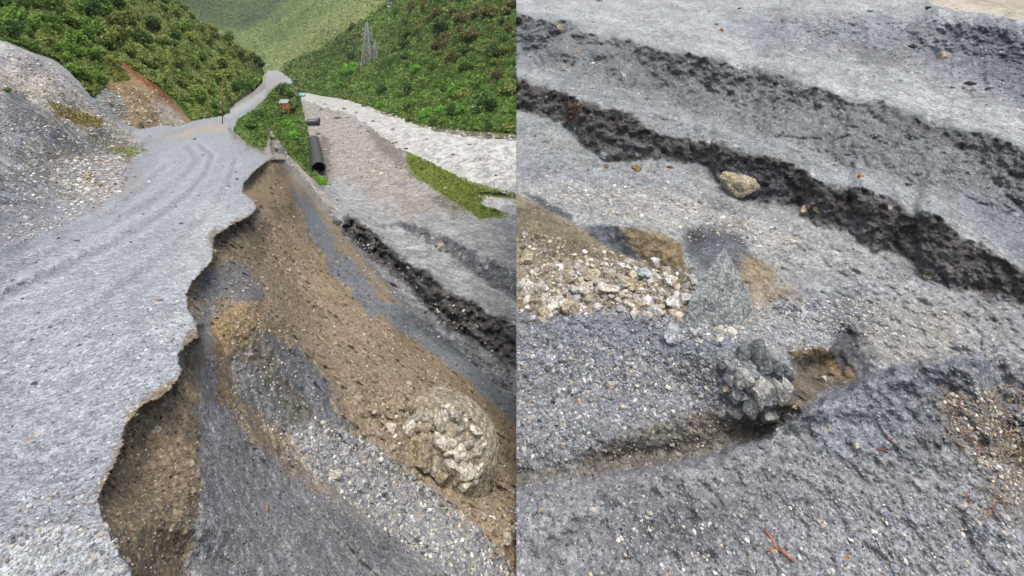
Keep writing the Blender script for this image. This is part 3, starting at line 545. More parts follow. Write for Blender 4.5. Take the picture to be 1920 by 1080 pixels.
scatter('crest_stones', G, 260, [(503,248),(515,250),(560,310),(640,400),(620,400),(560,325),(515,285)], (1.5, 6), pale, 'pale stones on the narrow bank below the road corner', 3194)
# right
RA = lambda *a, **k: scatter(a[0], Rs, *a[1:], **k)
RA('berm_gravel', 4200, B2T[:-2]+[(1920,285),(1920,470),(1600,340),(1300,260),(968,150)], (1.5, 5.04), greyb+[C(150,156,160)]*4, 'small grey stones over the upper gravel terrace', 320)
RA('track_gravel', 1200, [(968,5),(1920,5),(1920,260),(1500,140),(1200,70),(968,20)], (1.5, 4.32), greyb+pale, 'fine stones on the upper track', 321)
RA('mound_gravel', 2200, [(1430,30),(1920,45),(1920,200),(1700,140),(1480,100)], (1.5, 5.76), greyb+pale[:2], 'gravel covering the mounds near the river', 322)
RA('wet_bank_stones', 3000, B1T[:-1]+B1B[::-1][1:], (1.6, 5.04), darks, 'dark wet stones in the cut bank', 323)
RA('ledge_stones', 1900, [(968,240),(1300,310),(1520,430),(1900,585),(1900,650),(1600,560),(1400,470),(1100,420),(968,360)], (1.6, 6.48), pale+greyb, 'pale stones across the middle ledge', 324)
RA('ledge_rubble', 700, [(1030,340),(1200,350),(1500,440),(1480,480),(1300,430),(1050,390)], (3, 10.8), pale, 'pale rubble across the middle ledge', 3241)
RA('tan_rubble', 1300, [(975,430),(1100,460),(1300,520),(1280,590),(975,590)], (3, 12.2), browns+pale, 'buff rubble on the tan earth', 325)
RA('blue_gravel', 9000, [(970,590),(1250,590),(1420,640),(1370,760),(1190,800),(1080,870),(970,885)], (2.5, 8.64), greyb+greyb+pale[1:3], 'blue grey gravel on the lower left slope', 326)
RA('pale_chips', 1500, [(970,640),(1300,660),(1400,700),(1340,750),(1180,800),(970,870)], (4, 12.2), pale+greyb, 'larger pale chips among the blue grey gravel', 327)
RA('hollow_gravel', 3200, [(1330,600),(1470,560),(1640,560),(1700,660),(1600,600),(1560,650),(1480,660),(1400,640)], (2.2, 7.2), greyb+pale, 'grey gravel round the hollow', 328)
RA('foot_gravel', 10500, fgT[:-2]+[(1920,680),(1920,1080),(970,1080)], (2.2, 7.92), greyb+greyb+greyb+darks[:2], 'blue grey gravel of the nearest slope', 329)
RA('foot_chips', 1100, [(1100,1080),(1200,960),(1500,950),(1900,900),(1920,1080)], (4, 11.5), greyb+pale, 'coarser chips on the nearest slope', 330)
RA('wet_soil_stones', 1500, [(970,905),(1190,810),(1340,760),(1480,800),(1280,865),(1100,900)], (2, 6.48), darks+browns, 'small stones in the wet brown soil', 331)
RA('root_rubble', 900, [(1760,740),(1850,730),(1915,800),(1920,1000),(1830,870)], (3, 10.8), browns+pale, 'broken stone among the exposed roots', 332)
RA('hollow_stones', 1100, [(1560,480),(1900,600),(1900,670),(1640,690),(1600,600)], (1.8, 6.48), pale, 'pale stones on the grey ledge by the hollow', 333)
# individual stones
def rock(sheet, u_, v_, wpx, hpx, colr, label, group=None, name='rock', cat='rock', sub=3, seed=None, flat=.8, planes=12, mat=None, rotz=None, sink=.15, tilt=0, rough=.05):
    r = np.random.default_rng(seed if seed is not None else int(u_*7+v_*13)); p = sheet.point(np.array([u_]), np.array([v_]))[0]
    X, Fc = rock_shape(sub, planes, r, 1.0, rough); a = r.uniform(0, 6.28) if rotz is None else rotz
    c, s_ = math.cos(a), math.sin(a); X = X@np.array([[c, -s_, 0], [s_, c, 0], [0, 0, 1]]).T; X = X/np.abs(X).max(0)
    k = p[1]/F; t = math.radians(tilt); X = X*np.array([wpx/2*k, (wpx+hpx)/4*k, hpx/2*k]); X = X@np.array([[math.cos(t), 0, -math.sin(t)], [0, 1, 0], [math.sin(t), 0, math.cos(t)]]).T
    cc = np.tile(colr, (len(X), 1))*(1+.25*fbm(X/(k*wpx), 3, 4, 5))[:, None]
    o = mesh_np(name, X, Fc, mat or M_bigstone, None, cc, smooth=sub > 3); p = p+(p-np.array([0, 0, ZC]))/p[1]*((.08*wpx*k) if name == 'rock_block' else 0); o.location = p; tag(o, label, cat, group); return o
rock(Rs,1383,347,76,56,C(165,158,135),'large rounded buff boulder lying in the dark wet bank',seed=5,sub=5,tilt=-22,rough=.12,name='boulder',cat='boulder',planes=22)
rock(Rs,1190,315,26,17,C(150,125,85),'brown rock on the lip below the dark bank',seed=6)
rock(Rs,1258,315,17,8,C(130,88,62),'small flat reddish brown stone below the dark bank',seed=7)
rock(Rs,1252,344,13,11,C(205,205,205),'small white stone on grey ledge under the reddish brown stone')
rock(Rs,1510,395,22,20,C(185,172,140),'left one of two buff stones side by side under the dark bank',seed=9)
rock(Rs,1531,391,18,16,C(165,148,110),'right one of two buff stones side by side under the dark bank',seed=10)
rock(Rs,1614,331,12,12,C(200,125,60),'small round orange stone on the pale gravel terrace',sub=3)
rock(Rs,1703,347,12,11,C(70,78,88),'small dark stone right of the orange stone')
rock(Rs,1770,108,22,26,C(185,170,150),'pinkish buff upright rock by the upper mound',seed=13)
rock(Rs,1712,87,25,10,C(52,54,58),'flat black rock on the upper mound',seed=14)
rock(Rs,1820,158,24,13,C(60,62,66),'black wedge shaped rock beside upper track',seed=15)
rock(Rs,1854,167,11,8,C(62,62,66),'small dark rock just right of the black wedge shaped rock')
rock(Rs,1741,16,13,9,C(64,60,52),'dark rock at the edge of the silty river')
rock(Rs,1581,215,9,20,C(200,200,195),'thin upright white stone in the upper bank',tilt=14)
rock(Rs,1050,52,15,13,C(170,160,130),'buff stone near the top of the upper bank at left',seed=19)
rock(Rs,1085,97,9,9,C(185,170,140),'small tan stone midway down the upper bank')
rock(Rs,1073,121,11,7,C(74,72,72),'small dark stone under the small tan stone of the upper bank')
rock(Rs,1057,131,10,7,C(178,160,125),'small yellowish stone at the foot of the upper bank')
rock(Rs,1112,118,8,8,C(215,218,218),'bright white pebble in the upper bank')
rock(Rs,1168,142,12,18,C(165,172,178),'pale pointed stone on the upper terrace',tilt=25)
rock(Rs,1352,58,9,12,C(185,140,100),'small orange brown stone on the upper track')
rock(Rs,1387,16,9,7,C(70,72,74),'small dark stone at the top of the upper track')
rock(Rs,1329,269,14,16,C(170,174,178),'pale stone perched on the crest of the dark bank')
rock(Rs,1176,200,14,17,C(120,124,128),'grey rounded stone set in the dark bank',tilt=10) if 0 else None
rock(Rs,1065,267,13,13,C(165,168,168),'pale stone in the notch where the dark bank starts')
rock(Rs,1133,293,15,15,C(150,156,160),'pale grey round stone at the foot of the dark bank')
rock(Rs,1138,311,11,9,C(125,108,84),'small brown stone beside the pale grey round stone')
rock(Rs,1740,520,20,18,C(175,162,140),'buff stone at the foot of the dark bank far right')
rock(Rs,1610,474,20,10,C(185,188,188),'elongated white stone on the lower ledge',tilt=-20)
rock(Rs,1812,585,24,12,C(160,164,160),'flat pale slab on the ledge above the hollow')
rock(Rs,1340,515,100,100,C(120,132,138),'tall pointed blue grey slab of rock leaning in the rubble',seed=77,sub=4,planes=9,name='pointed_rock') if 0 else None
# the pointed slab
def pointed(u_, v_, wpx, hpx):
    import bmesh
    p = Rs.point(np.array([u_]), np.array([v_]))[0]; k = p[1]/F
    pts = [(-.52,-.12,-.25),(-.2,-.36,-.3),(.22,-.34,-.3),(.55,-.05,-.25),(.3,.35,-.2),(-.3,.34,-.2),(-.44,-.1,.18),(-.16,-.3,.22),(.2,-.26,.2),(.46,-.02,.16),(-.2,-.08,.62),(.08,-.2,.66),(.24,-.02,.6),(.04,-.05,.98),(.1,.02,1.0),(-.1,.2,.4),(.3,.2,.3)]
    bm = bmesh.new()
    for q in pts: bm.verts.new((q[0]*wpx*k, q[1]*wpx*k, q[2]*hpx*k))
    bmesh.ops.convex_hull(bm, input=bm.verts); bmesh.ops.delete(bm, geom=[x for x in bm.verts if not x.link_faces], context='VERTS')
    bmesh.ops.triangulate(bm, faces=bm.faces); bmesh.ops.subdivide_edges(bm, edges=bm.edges, cuts=5, use_grid_fill=True); bmesh.ops.triangulate(bm, faces=bm.faces)
    X = np.array([x.co[:] for x in bm.verts]); bm.verts.index_update(); Fc = np.array([[q.index for q in f.verts] for f in bm.faces]); bm.free()
    X = X*(1+.035*fbm(X/(wpx*k), 4, 4, 9, .6, True))[:, None]
    cc = np.tile(C(148,155,156), (len(X), 1))*(1+.5*fbm(X/(k*wpx), 4, 4, 6))[:, None]
    o = mesh_np('pointed_rock', X, Fc, M_bigstone, None, cc, smooth=False); o.location = p-np.array([0, wpx*k*.22, 0]); tag(o, 'tall pointed blue grey slab of rock standing in the rubble', 'rock')
pointed(1335,556,124,100)
# rubble pile around the slab: countable larger stones
pile = [(1000,505,30,22),(985,545,34,26),(1015,570,30,20),(1040,548,36,28),(1072,560,30,26),(1060,520,26,20),(1095,545,34,24),(1120,500,26,30),(1148,502,30,34),(1130,555,30,22),(1160,540,32,24),(1190,535,36,28),(1215,515,30,24),(1240,508,28,22),(1225,550,34,26),(1260,538,38,32),(1250,570,30,24),(1278,560,26,22),(1265,605,44,36),(1245,620,30,24),(1282,620,26,20),(1300,575,24,28),(1320,590,22,18),(1200,570,22,16),(1105,578,24,14),(1000,585,20,12),(1175,572,18,14),(1305,605,20,16),(1330,560,20,16),(1295,545,24,20)]
ORD = ['leftmost','second','third','fourth','fifth','sixth','seventh','eighth','ninth','tenth','eleventh','twelfth','thirteenth','fourteenth','fifteenth']+['%dth' % q for q in range(16, 60)]
def nth(k, n): return 'leftmost' if k == 0 else 'rightmost' if k == n-1 else ORD[k]+' from the left'
rp_ = np.random.default_rng(8)
pile = [(max(a+rp_.normal(0, 9), 990), b+rp_.normal(0, 13), c_*rp_.uniform(.6, 1.25), d*rp_.uniform(.6, 1.25)) for a, b, c_, d in pile]
scatter('rubble_heap', Rs, 650, [(982,500),(1100,480),(1230,490),(1300,520),(1400,600),(1390,650),(1290,640),(1200,590),(975,600)], (5, 24), pale+[browns[3], browns[1]], 'small angular rubble between the larger pale stones', 334)
pile.sort(key=lambda q: q[0]); parts_ = [[q for q in pile if q[0] < 1100], [q for q in pile if 1100 <= q[0] < 1210], [q for q in pile if q[0] >= 1210]]
for i, (a, b, c_, d) in enumerate(pile):
    where = ('tan earth at left' if a < 1100 else 'middle of the rubble' if a < 1210 else 'heap by the pointed slab')
    cl = [C(172,162,140), C(190,187,176), C(160,150,130)][i % 3] if a < 1200 else [C(192,196,196), C(168,175,178), C(202,204,202)][i % 3]
    rock(Rs, a, b, c_*1.35, d*1.3, cl, f'{["buff","whitish","grey brown"][i % 3] if a < 1200 else ["whitish","grey","white"][i % 3]} stone in the {where}, '+nth([q for pt in parts_ if pile[i] in pt for q in pt].index(pile[i]), [len(pt) for pt in parts_ if pile[i] in pt][0])+'', 'large stones of the '+('left' if a < 1100 else 'middle' if a < 1210 else 'right')+' rubble', seed=500+i)
# fractured outcrop over the wet hollow
out = [(1395,665,34,44),(1425,680,36,60),(1450,700,30,56),(1400,710,36,44),(1430,735,44,50),(1462,740,30,50),(1385,735,34,30),(1410,760,40,32),(1445,775,38,34),(1370,715,26,24),(1475,715,22,40),(1380,765,26,24),(1420,790,32,18),(1468,690,22,20),(1365,690,22,20)]
rq = np.random.default_rng(44)
out = [(a, b, c_*1.15, d*1.25) for a, b, c_, d in out]+[(rq.uniform(1330, 1488), rq.uniform(640, 790), rq.uniform(16, 34), rq.uniform(20, 50)) for _ in range(14)]
out = [(a, b, c_, d) for a, b, c_, d in out if b < 800-(1400-a)*.5]
out.sort(key=lambda q: q[0])
for i, (a, b, c_, d) in enumerate(out):
    rock(Rs, a, b, c_, d, [C(140,146,148), C(104,110,114), C(160,162,158), C(92,97,102)][i % 4], 'fractured block of the outcrop above the wet soil, '+nth(i, len(out)), 'fractured blocks of the outcrop', seed=600+i, name='rock_block', tilt=-24, planes=10, rough=.01)
for a, b, s_, c_, l in [(1470,690,16,C(190,165,130),'buff stone on the right side of the fractured outcrop'),(1365,728,18,C(200,190,150),'yellowish white stone on the left flank of the fractured outcrop'),(1146,725,18,C(180,176,166),'pale square stone midway over the blue grey gravel'),(1086,755,15,C(190,158,130),'pinkish stone low on the blue grey gravel'),(1215,650,15,C(165,170,168),'upright pale stone on the blue grey gravel under the heap'),
   (1118,638,9,C(215,212,200),'small white stone near left middle of the gravel'),(980,630,20,C(160,165,170),'pale rounded stone at the left edge of the gravel'),(1035,755,13,C(70,76,88),'dark stone left of the pinkish stone'),(1545,710,13,C(200,198,190),'white stone in the brown hollow'),(1490,762,12,C(190,175,140),'cream stone at the lower corner of the hollow'),
   (1260,833,11,C(190,188,180),'white pebble on the wet brown soil'),(1543,985,13,C(205,200,175),'cream pebble near the bottom of the near slope'),(1630,1003,13,C(170,176,178),'oval grey pebble right of the cream pebble'),(1590,1046,9,C(195,145,85),'orange pebble at the bottom of the near slope'),(1607,836,15,C(205,200,185),'white wedge stone on the crest of the near slope'),(1680,1068,16,C(170,180,190),'pale blue pebble at the bottom edge'),(1018,957,10,C(190,180,150),'cream pebble on the near slope at left'),
   (1893,748,14,C(205,190,140),'yellow stone at the head of the exposed roots'),(1813,1056,12,C(190,188,182),'white pebble at bottom right')]:
    rock(Rs, a, b, s_, s_*.95, c_, l)
# left
for a, b, w_, h_, c_, l in [(628,893,28,22,C(190,186,176),'white angular stone on the pale scree'),(500,955,12,26,C(165,150,125),'upright buff stone on the dark gravel slope'),(732,803,24,26,C(195,190,178),'bright white stone left of the cobbled boulder'),(737,838,16,14,C(185,178,160),'small white stone below left of the cobbled boulder'),(768,722,16,14,C(185,178,160),'pale stone above the cobbled boulder'),
   (905,968,22,18,C(170,165,150),'pale stone low right under the cobbled boulder'),(945,1010,30,20,C(165,158,142),'buff stone at the lower right foot of the earth slope'),(965,1000,18,26,C(150,145,132),'grey stone at the very foot of the earth slope'),(905,1050,20,16,C(185,184,178),'white stone at the bottom of the scree'),
   (66,720,13,9,C(78,92,104),'small dark blue stone on the road'),(143,990,14,10,C(195,200,204),'white stone on the road near the bottom'),(112,992,12,9,C(190,194,198),'smaller white stone left of another on the road'),(184,1015,20,14,C(185,192,198),'pale stone by the bottom of the broken edge'),(234,720,11,9,C(185,190,196),'pale stone midway on the near road'),(298,563,16,7,C(150,118,98),'flat reddish stone near the broken edge'),
   (365,262,7,6,C(66,72,80),'dark stone at the far end of the wide road'),(443,323,6,6,C(78,84,90),'upper of two dark stones near the broken corner'),(443,337,6,6,C(78,84,90),'lower of two dark stones near the broken corner'),(340,420,9,7,C(92,96,100),'dark stone in the middle of the far road'),(145,452,12,5,C(84,86,92),'dark flat stone lying in the wheel track'),
   (186,350,14,16,C(175,165,140),'cream stone at the foot of the rubble bank'),(43,383,9,8,C(190,180,160),'cream stone on the left bank'),(245,455,5,5,C(90,94,100),'tiny dark stone in the road centre')]:
    rock(G, a, b, w_, h_, c_, l)
for a, b, w_, h_, l in [(630,420,22,14,'cream rock at the head of the dark trench'),(620,405,9,7,'small grey rock above the trench head'),(633,222,14,10,'dark rock on the riverbed beside the rapids'),(612,222,10,7,'white rock on the riverbed'),(596,252,9,6,'dark stone above the long black pipe'),(700,322,12,8,'white rock on the grey terrace'),(715,326,9,7,'second white rock on the grey terrace'),(835,355,9,8,'white rock at the edge of the green strip')]:
    rock(G, a, b, w_, h_, C(75,78,76) if 'dark' in l else C(190,184,168), l, mat=M_stone)
rb = np.random.default_rng(3)
for i, (a, b) in enumerate([(602,205),(618,209),(634,214),(652,221),(664,229),(676,238),(690,247),(645,205),(668,212),(700,228),(720,262),(742,268),(760,280),(735,244),(800,262),(850,290),(880,272),(900,300),(930,330),(610,196)]):
    rock(G, a, b, rb.uniform(6, 13), rb.uniform(4, 9), C(130,130,124) if i % 3 else C(88,90,88), 'boulder lying in or beside the foaming rapids', 'boulders in and beside the rapids', 'river_boulder', 'boulder', mat=M_stone)
rock(G,682,200,13,9,C(96,104,108),'grey boulder standing in the foaming river',name='boulder',cat='boulder')
# cobbled boulder
bp = G.point(np.array([838.]), np.array([846.]))[0]; k = bp[1]/F
B = empty('cobbled_boulder', bp-np.array([0, 0, 0])); tag(B, 'huge pale boulder of cemented cobbles lying on the brown slope', 'boulder')
V, Fc = ICO[5]; out_px = [(-92,-5),(-88,-60),(-50,-98),(12,-95),(62,-62),(90,-22),(88,36),(70,84),(34,95),(-18,62),(-60,34)]
ang = np.arctan2(V[:, 0], V[:, 2]); oa = np.array([math.atan2(x, -y_) for x, y_ in out_px]); orr = np.array([math.hypot(x, y_) for x, y_ in out_px]); so = np.argsort(oa)
rr = np.interp(ang, np.r_[oa[so][-1]-2*math.pi, oa[so], oa[so][0]+2*math.pi], np.r_[orr[so][-1], orr[so], orr[so][0]])
hz = np.sqrt(V[:, 0]**2+V[:, 2]**2); X = np.c_[V[:, 0]*rr, V[:, 1]*88, V[:, 2]*rr]*k
nn = X/(88*k); X = X*(1+.09*fbm(nn, 2.2, 5, 201, .6)+.05*fbm(nn, 7, 4, 203, .6, True))[:, None]
mesh_np('matrix', X, Fc, M_bigstone, B, np.clip(np.tile(C(150,143,124), (len(X), 1))*(1+.35*fbm(nn, 4, 4, 205))[:, None], .05, .6), smooth=False)
cr = np.random.default_rng(12); cob = [(cr.uniform(-80,80), cr.uniform(-80,75), cr.uniform(12,22), cr.uniform(11,18)) for _ in range(34)]+[(-75,-38,36,30),(-35,15,54,50),(-10,-48,34,44),(28,-60,32,30),(0,-10,40,30),(-52,-12,34,28),(14,38,36,30),(66,15,28,30),(40,45,36,28),(-78,-2,26,22),(60,-30,30,26),(-40,-62,28,24),(30,5,30,26),(-5,62,34,26),(40,78,28,20),(-25,48,24,20),(68,50,24,24),(-62,20,22,20),(8,-80,26,20),(46,-8,26,22),(-20,-25,24,20),(20,65,22,18),(78,-8,20,22),(-60,-60,20,18)]
WB = bp+X; UB = U0+WB[:, 0]/WB[:, 1]*F; VB = V0-(WB[:, 2]-ZC)/WB[:, 1]*F
def surf(a, b):
    d_ = np.hypot(UB-838-a*.93, VB-838-b*.93); near = np.where(d_ < 9)[0]
    return X[near[np.argmin(WB[near, 1]-WB[near, 2]*.5)]]*1.02 if len(near) else X[np.argmin(d_)]
for i, (a, b, c_, d) in enumerate(cob):
    Xc, Fcc = rock_shape(3, 14, cr, 1., .04); Xc = Xc/np.abs(Xc).max(0)*np.array([c_/2, (c_+d)/4.5, d/2])*k
    rr_ = 1-(a/95)**2*.8-(b/100)**2*.8; Xc = Xc+surf(a, b)
    mesh_np('cobble', Xc, Fcc, M_bigstone, B, np.tile([C(188,184,168), C(168,164,152), C(196,192,178), C(150,140,118)][i % 4], (len(Xc), 1)), smooth=False)
# ------------------------------------------------------------------ foliage
def leaves(Cn, size, cols, r, aspect=1.7):
    """n small leaf-sized quads with random orientation"""
    n = len(Cn); a = r.normal(size=(n, 3)); a /= np.linalg.norm(a, axis=1)[:, None]; b = r.normal(size=(n, 3)); b = np.cross(a, b); b /= np.linalg.norm(b, axis=1)[:, None]
    s = (np.asarray(size)*r.uniform(.6, 1.3, n))[:, None]; A = a*s*.5*aspect; Bv = b*s*.5
    V = np.stack([Cn-A, Cn-Bv*.9, Cn+A, Cn+Bv*.9], 1).reshape(-1, 3); Fc = np.arange(4*n).reshape(n, 4); return V, Fc, np.repeat(cols, 4, 0)
def crown_mesh(r, nb, nl, cA, cB, shape=(1, 1, 1), leaf=.12):
    cs, ss = [], []
    for _ in range(nb):
        d = r.normal(size=3); d /= np.linalg.norm(d); d[2] = abs(d[2])*1.1-.35; rad = r.uniform(.25, .75)
        cs.append(d*rad*np.array(shape)*.8+np.array([0, 0, .9*shape[2]])); ss.append(r.uniform(.2, .42))
    P_, K = [], []
    for c_, s_ in zip(cs, ss):
        d = r.normal(size=(nl, 3)); d /= np.linalg.norm(d, axis=1)[:, None]; P_.append(c_+d*(s_*r.uniform(.55, 1.1, nl))[:, None]*np.array([1, 1, .8]))
        t = np.clip(r.uniform(0, 1)+r.normal(0, .15, nl), 0, 1)[:, None]; K.append(cA*(1-t)+cB*t)
    P_ = np.concatenate(P_); return leaves(P_, leaf, np.concatenate(K), r)
def trunk_mesh(r, h=1.0, r0=.045, lean=.1, limbs=4):
    VV, FF, k0 = [], [], 0
    def seg(p, q, ra, rb):
        nonlocal k0
        d = q-p; d = d/np.linalg.norm(d); x = np.cross(d, [0, .3, 1]) if abs(d[2]) < .99 else np.array([1., 0, 0]); x /= np.linalg.norm(x); yv = np.cross(d, x); a_ = np.arange(6)*math.pi/3
        ring = np.cos(a_)[:, None]*x+np.sin(a_)[:, None]*yv; VV.append(np.r_[p+ring*ra, q+ring*rb]); FF.append(np.array([[i, (i+1) % 6, (i+1) % 6+6, i+6] for i in range(6)])+k0); k0 += 12
    p = np.zeros(3); pts = [p]
    for i in range(3): pts.append(pts[-1]+np.array([r.normal()*lean*.3, r.normal()*lean*.3, h/3]))
    for i in range(3): seg(pts[i], pts[i+1], r0*(1-i*.22), r0*(1-(i+1)*.22))
    for i in range(limbs):
        q = pts[1+i % 2+ (1 if i > 2 else 0)]; d = np.array([r.normal(), r.normal(), .8]); d /= np.linalg.norm(d); seg(q, q+d*.5, r0*.5, r0*.15)
    return np.concatenate(VV), np.concatenate(FF)
GREENS = {'olive': (C(94,108,54,1.1), C(138,148,84,1.1)), 'mid': (C(72,102,42,1.1), C(122,152,70,1.1)), 'dark': (C(54,84,40,1), C(88,118,56,1)), 'brownish': (C(92,94,56,1), C(126,122,78,1)), 'bright': (C(84,136,46,1.1), C(124,172,70,1.1))}
TREES = {}
for kind, (a, b) in GREENS.items():
    for j in range(4):
        r = np.random.default_rng(700+j+10*len(TREES)); V, Fc, Cc = crown_mesh(r, 15, 60, a, b, (1, 1, r.uniform(.8, 1.25)), .13)
        tv, tf = trunk_mesh(r, 1.1); TREES[(kind, j)] = (V, Fc, Cc, tv, tf, {})
def tree(p, s, kind, j, label, cat='tree', group=None, name='tree', rz=0, zs=1.0):
    V, Fc, Cc, tv, tf, cache = TREES[(kind, j)]
    root = empty(name, p); tag(root, label, cat, group); root.scale = (s, s, s*zs); root.rotation_euler = (0, 0, rz)
    if 'c' not in cache:
        cache['c'] = mesh_np('crown', V, Fc, M_leaf, root, Cc, smooth=False); cache['t'] = mesh_np('trunk', tv, tf, M_bark, root)
    else:
        for q in ('c', 't'): o = cache[q].copy(); COL.objects.link(o); o.parent = root
    return root
def jitter(poly, step, r, su=1.0):
    P = np.array(poly, float); lo, hi = P.min(0), P.max(0); g = [(x+r.uniform(-.45, .45)*step*su, y_+r.uniform(-.45, .45)*step) for y_ in np.arange(lo[1], hi[1]+step, step*.8) for x in np.arange(lo[0], hi[0]+step, step*su)]
    g = np.array(g); return g[sdf(poly, g) < 0]
# undergrowth leaf masses
def undergrowth(name, sheet, poly, n, px, cols, label, seed, lift=1.5, cellpx=14):
    r = np.random.default_rng(seed); P = np.array(poly, float); lo, hi = P.min(0), P.max(0); Q = r.uniform(lo, hi, (int(n*2.5), 2)); Q = Q[sdf(poly, Q) < 0][:n]
    W = sheet.point(Q[:, 0], Q[:, 1]); k_ = W[:, 1]/F; nz = fbm(np.c_[Q/cellpx, Q[:, 0]*0], 1, 3, seed+1); nz2 = fbm(np.c_[Q/(cellpx*4), Q[:, 0]*0], 1, 2, seed+2)
    W[:, 2] += (np.clip(nz+.35, 0, 1.3)*6*lift+r.uniform(0, 2.5, len(Q)))*k_; t = np.clip(.5+nz*.7+nz2*.5+r.normal(0, .18, len(Q)), 0, 1)[:, None]
    cc = cols[0]*(1-t)+cols[1]*t; V, Fc, Cc = leaves(W, px*k_, cc, r); o = mesh_np(name, V, Fc, M_grass, None, Cc, smooth=False); tag(o, label, kind='stuff'); return o
hillp = [(8,-15),(300,-15),(320,0),(368,40),(428,80),(478,118),(496,138),(486,160),(440,190),(415,215),(362,228),(345,200),(300,165),(240,125),(213,108),(205,150),(175,185),(150,158),(130,132),(100,110),(60,95),(8,76)]
undergrowth('hillside_undergrowth', H3, hillp, 60000, 3.6, (C(84,106,52,1.05), C(134,150,82,1.1)), 'dense green scrub covering the left hillside', 801)
fp = [(556,172),(600,180),(650,188),(690,200),(720,212),(770,229),(830,243),(967,252),(975,252),(975,-15),(752,-15),(700,28),(640,66),(600,96),(560,110),(530,126),(545,150)]
undergrowth('riverside_undergrowth', H5, fp, 70000, 3.3, (C(66,94,46,1), C(120,146,72,1.05)), 'dense green scrub covering the slope across the river', 802, 1.3, 11)
undergrowth('terraced_fields', H5, [(648,74),(690,74),(712,60),(742,44),(800,20),(850,-12),(745,-12),(700,30)], 6000, 2.8, (C(92,124,58,1), C(136,166,84,1)), 'bright grass of the terraced fields on the slope across the river', 811, 2.4, 7)
undergrowth('far_scrub', H4, [(290,-15),(780,-15),(700,100),(540,140),(500,140),(420,80)], 26000, 1.8, (C(100,124,74,1), C(138,156,92,1)), 'thin scrub and grass on the far mountainside', 803, .35, 16)
r = np.random.default_rng(5)
pts = jitter(hillp, 23, r)
pts = pts[np.argsort(pts[:, 1])]
for (a, b) in pts:
    p = H3.point(np.array([a]), np.array([b]))[0]; k_ = p[1]/F
    kind = ('mid' if a < 200 else 'olive') if r.random() > .25 else ('dark' if r.random() > .4 else 'olive' if a < 200 else 'mid')
    if a > 340 and b > 120: kind = r.choice(['mid', 'olive', 'dark'])
    zone = 'on the upper left of the hillside' if (a < 200 and b < 60) else 'above the pale rock spur' if a < 200 else 'above the orange scar' if a < 340 and b > 60 else 'near the crest of the hillside' if b < 80 else 'on the hillside end above the far road'
    adj = {'mid': 'leafy mid green', 'olive': 'olive green', 'dark': 'dark green', 'brownish': 'brownish', 'bright': 'bright green'}[kind]
    px_ = (10+14*r.random()**1.5)*(1.25 if a < 250 else 1) ; p[2] -= px_*k_*.5
    tree(p, px_*k_, kind, int(r.integers(4)), f'{adj} tree {zone}', group=f'{adj} trees {zone}', rz=r.uniform(0, 6), zs=r.uniform(.9, 1.35))
pts = jitter(fp, 26, r)
pts = pts[np.argsort(pts[:, 1])]
for (a, b) in pts[:170]:
    p = H5.point(np.array([a]), np.array([b]))[0]; k_ = p[1]/F
    up = b < 70+(a-700)*.35 and a > 640 and b > -20; terr = 690 < a < 740 and 20 < b < 75
    if terr: continue
    kind = 'brownish' if (up and r.random() < .42) else r.choice(['mid', 'bright', 'dark', 'olive', 'mid']) if b > 130 else r.choice(['mid', 'dark', 'dark', 'olive']) if b > 90 else r.choice(['olive', 'dark', 'brownish'])
    zone = 'high on the slope across the river' if b < 70 else 'halfway up the slope across the river' if b < 150 else 'on the far bank just above the water'
    adj = {'mid': 'leafy mid green', 'olive': 'olive green', 'dark': 'dark green', 'brownish': 'brownish', 'bright': 'bright green'}[kind]
    px_ = (8+13*r.random()**1.6)*(1.25 if a > 800 else .8 if a < 640 else 1); p[2] -= px_*k_*.5
    tree(p, px_*k_, kind, int(r.integers(4)), f'{adj} tree {zone}', group=f'{adj} trees {zone}', rz=r.uniform(0, 6), zs=r.uniform(.85, 1.2))
# bushes on the road shoulder
for (a, b, s_, kind, l) in [(470,245,34,'dark','dark green bush spilling over the road shoulder'),(490,262,24,'mid','low green bush under the dark one on the road shoulder'),(455,232,20,'mid','light green bush at the bend of the road'),(485,222,20,'dark','small dark bush above the road shoulder bushes'),
      (535,240,32,'bright','bright green bush below the orange hut'),(548,262,24,'bright','bright green bush lower down the bank'),(560,235,20,'mid','green bush beside the riverbed edge'),(528,180,26,'dark','dark tree above the orange hut'),(512,188,18,'mid','green tree left of the orange hut'),(545,185,22,'dark','dark tree right above the orange hut'),(558,205,18,'dark','dark bush right of the orange hut'),(556,280,12,'mid','small bush on the bank above the long pipe'),(508,262,17,'olive','olive bush at the top of the narrow bank by the road corner'),(517,284,11,'mid','low bush right at the broken road corner'),(515,225,13,'olive','olive bush left of the bright green one'),
      (395,215,22,'mid','bright tree at the end of the hillside by the road'),(425,212,14,'mid','small tree beside the rusty pole'),(12,172,14,'mid','green plant at the left edge of the rock spur'),(108,202,10,'olive','small yellow green shrub on the rock spur'),(925,398,15,'mid','dark green bush at the end of the green strip'),(905,392,10,'bright','bright green bush on the green strip'),(790,318,9,'mid','small bush at the head of the green strip')]:
    p = G.point(np.array([float(a)]), np.array([float(b)]))[0]; k_ = p[1]/F; p[2] -= s_*k_*.35
    for q in (p,): tree(q, s_*k_*.72, kind, int(r.integers(4)), l, 'bush' if 'tree' not in l else 'tree', None, 'bush' if 'tree' not in l else 'tree', r.uniform(0, 6), .95)
undergrowth('shoulder_scrub', G, [(438,246),(448,226),(478,207),(494,192),(508,174),(530,158),(548,160),(562,185),(572,225),(590,300),(600,345),(585,335),(548,300),(520,262),(503,240),(500,275),(470,278)], 9000, 3.2, (C(58,82,36,1), C(112,142,62,1)), 'green scrub along the road shoulder', 804, .8, 9)
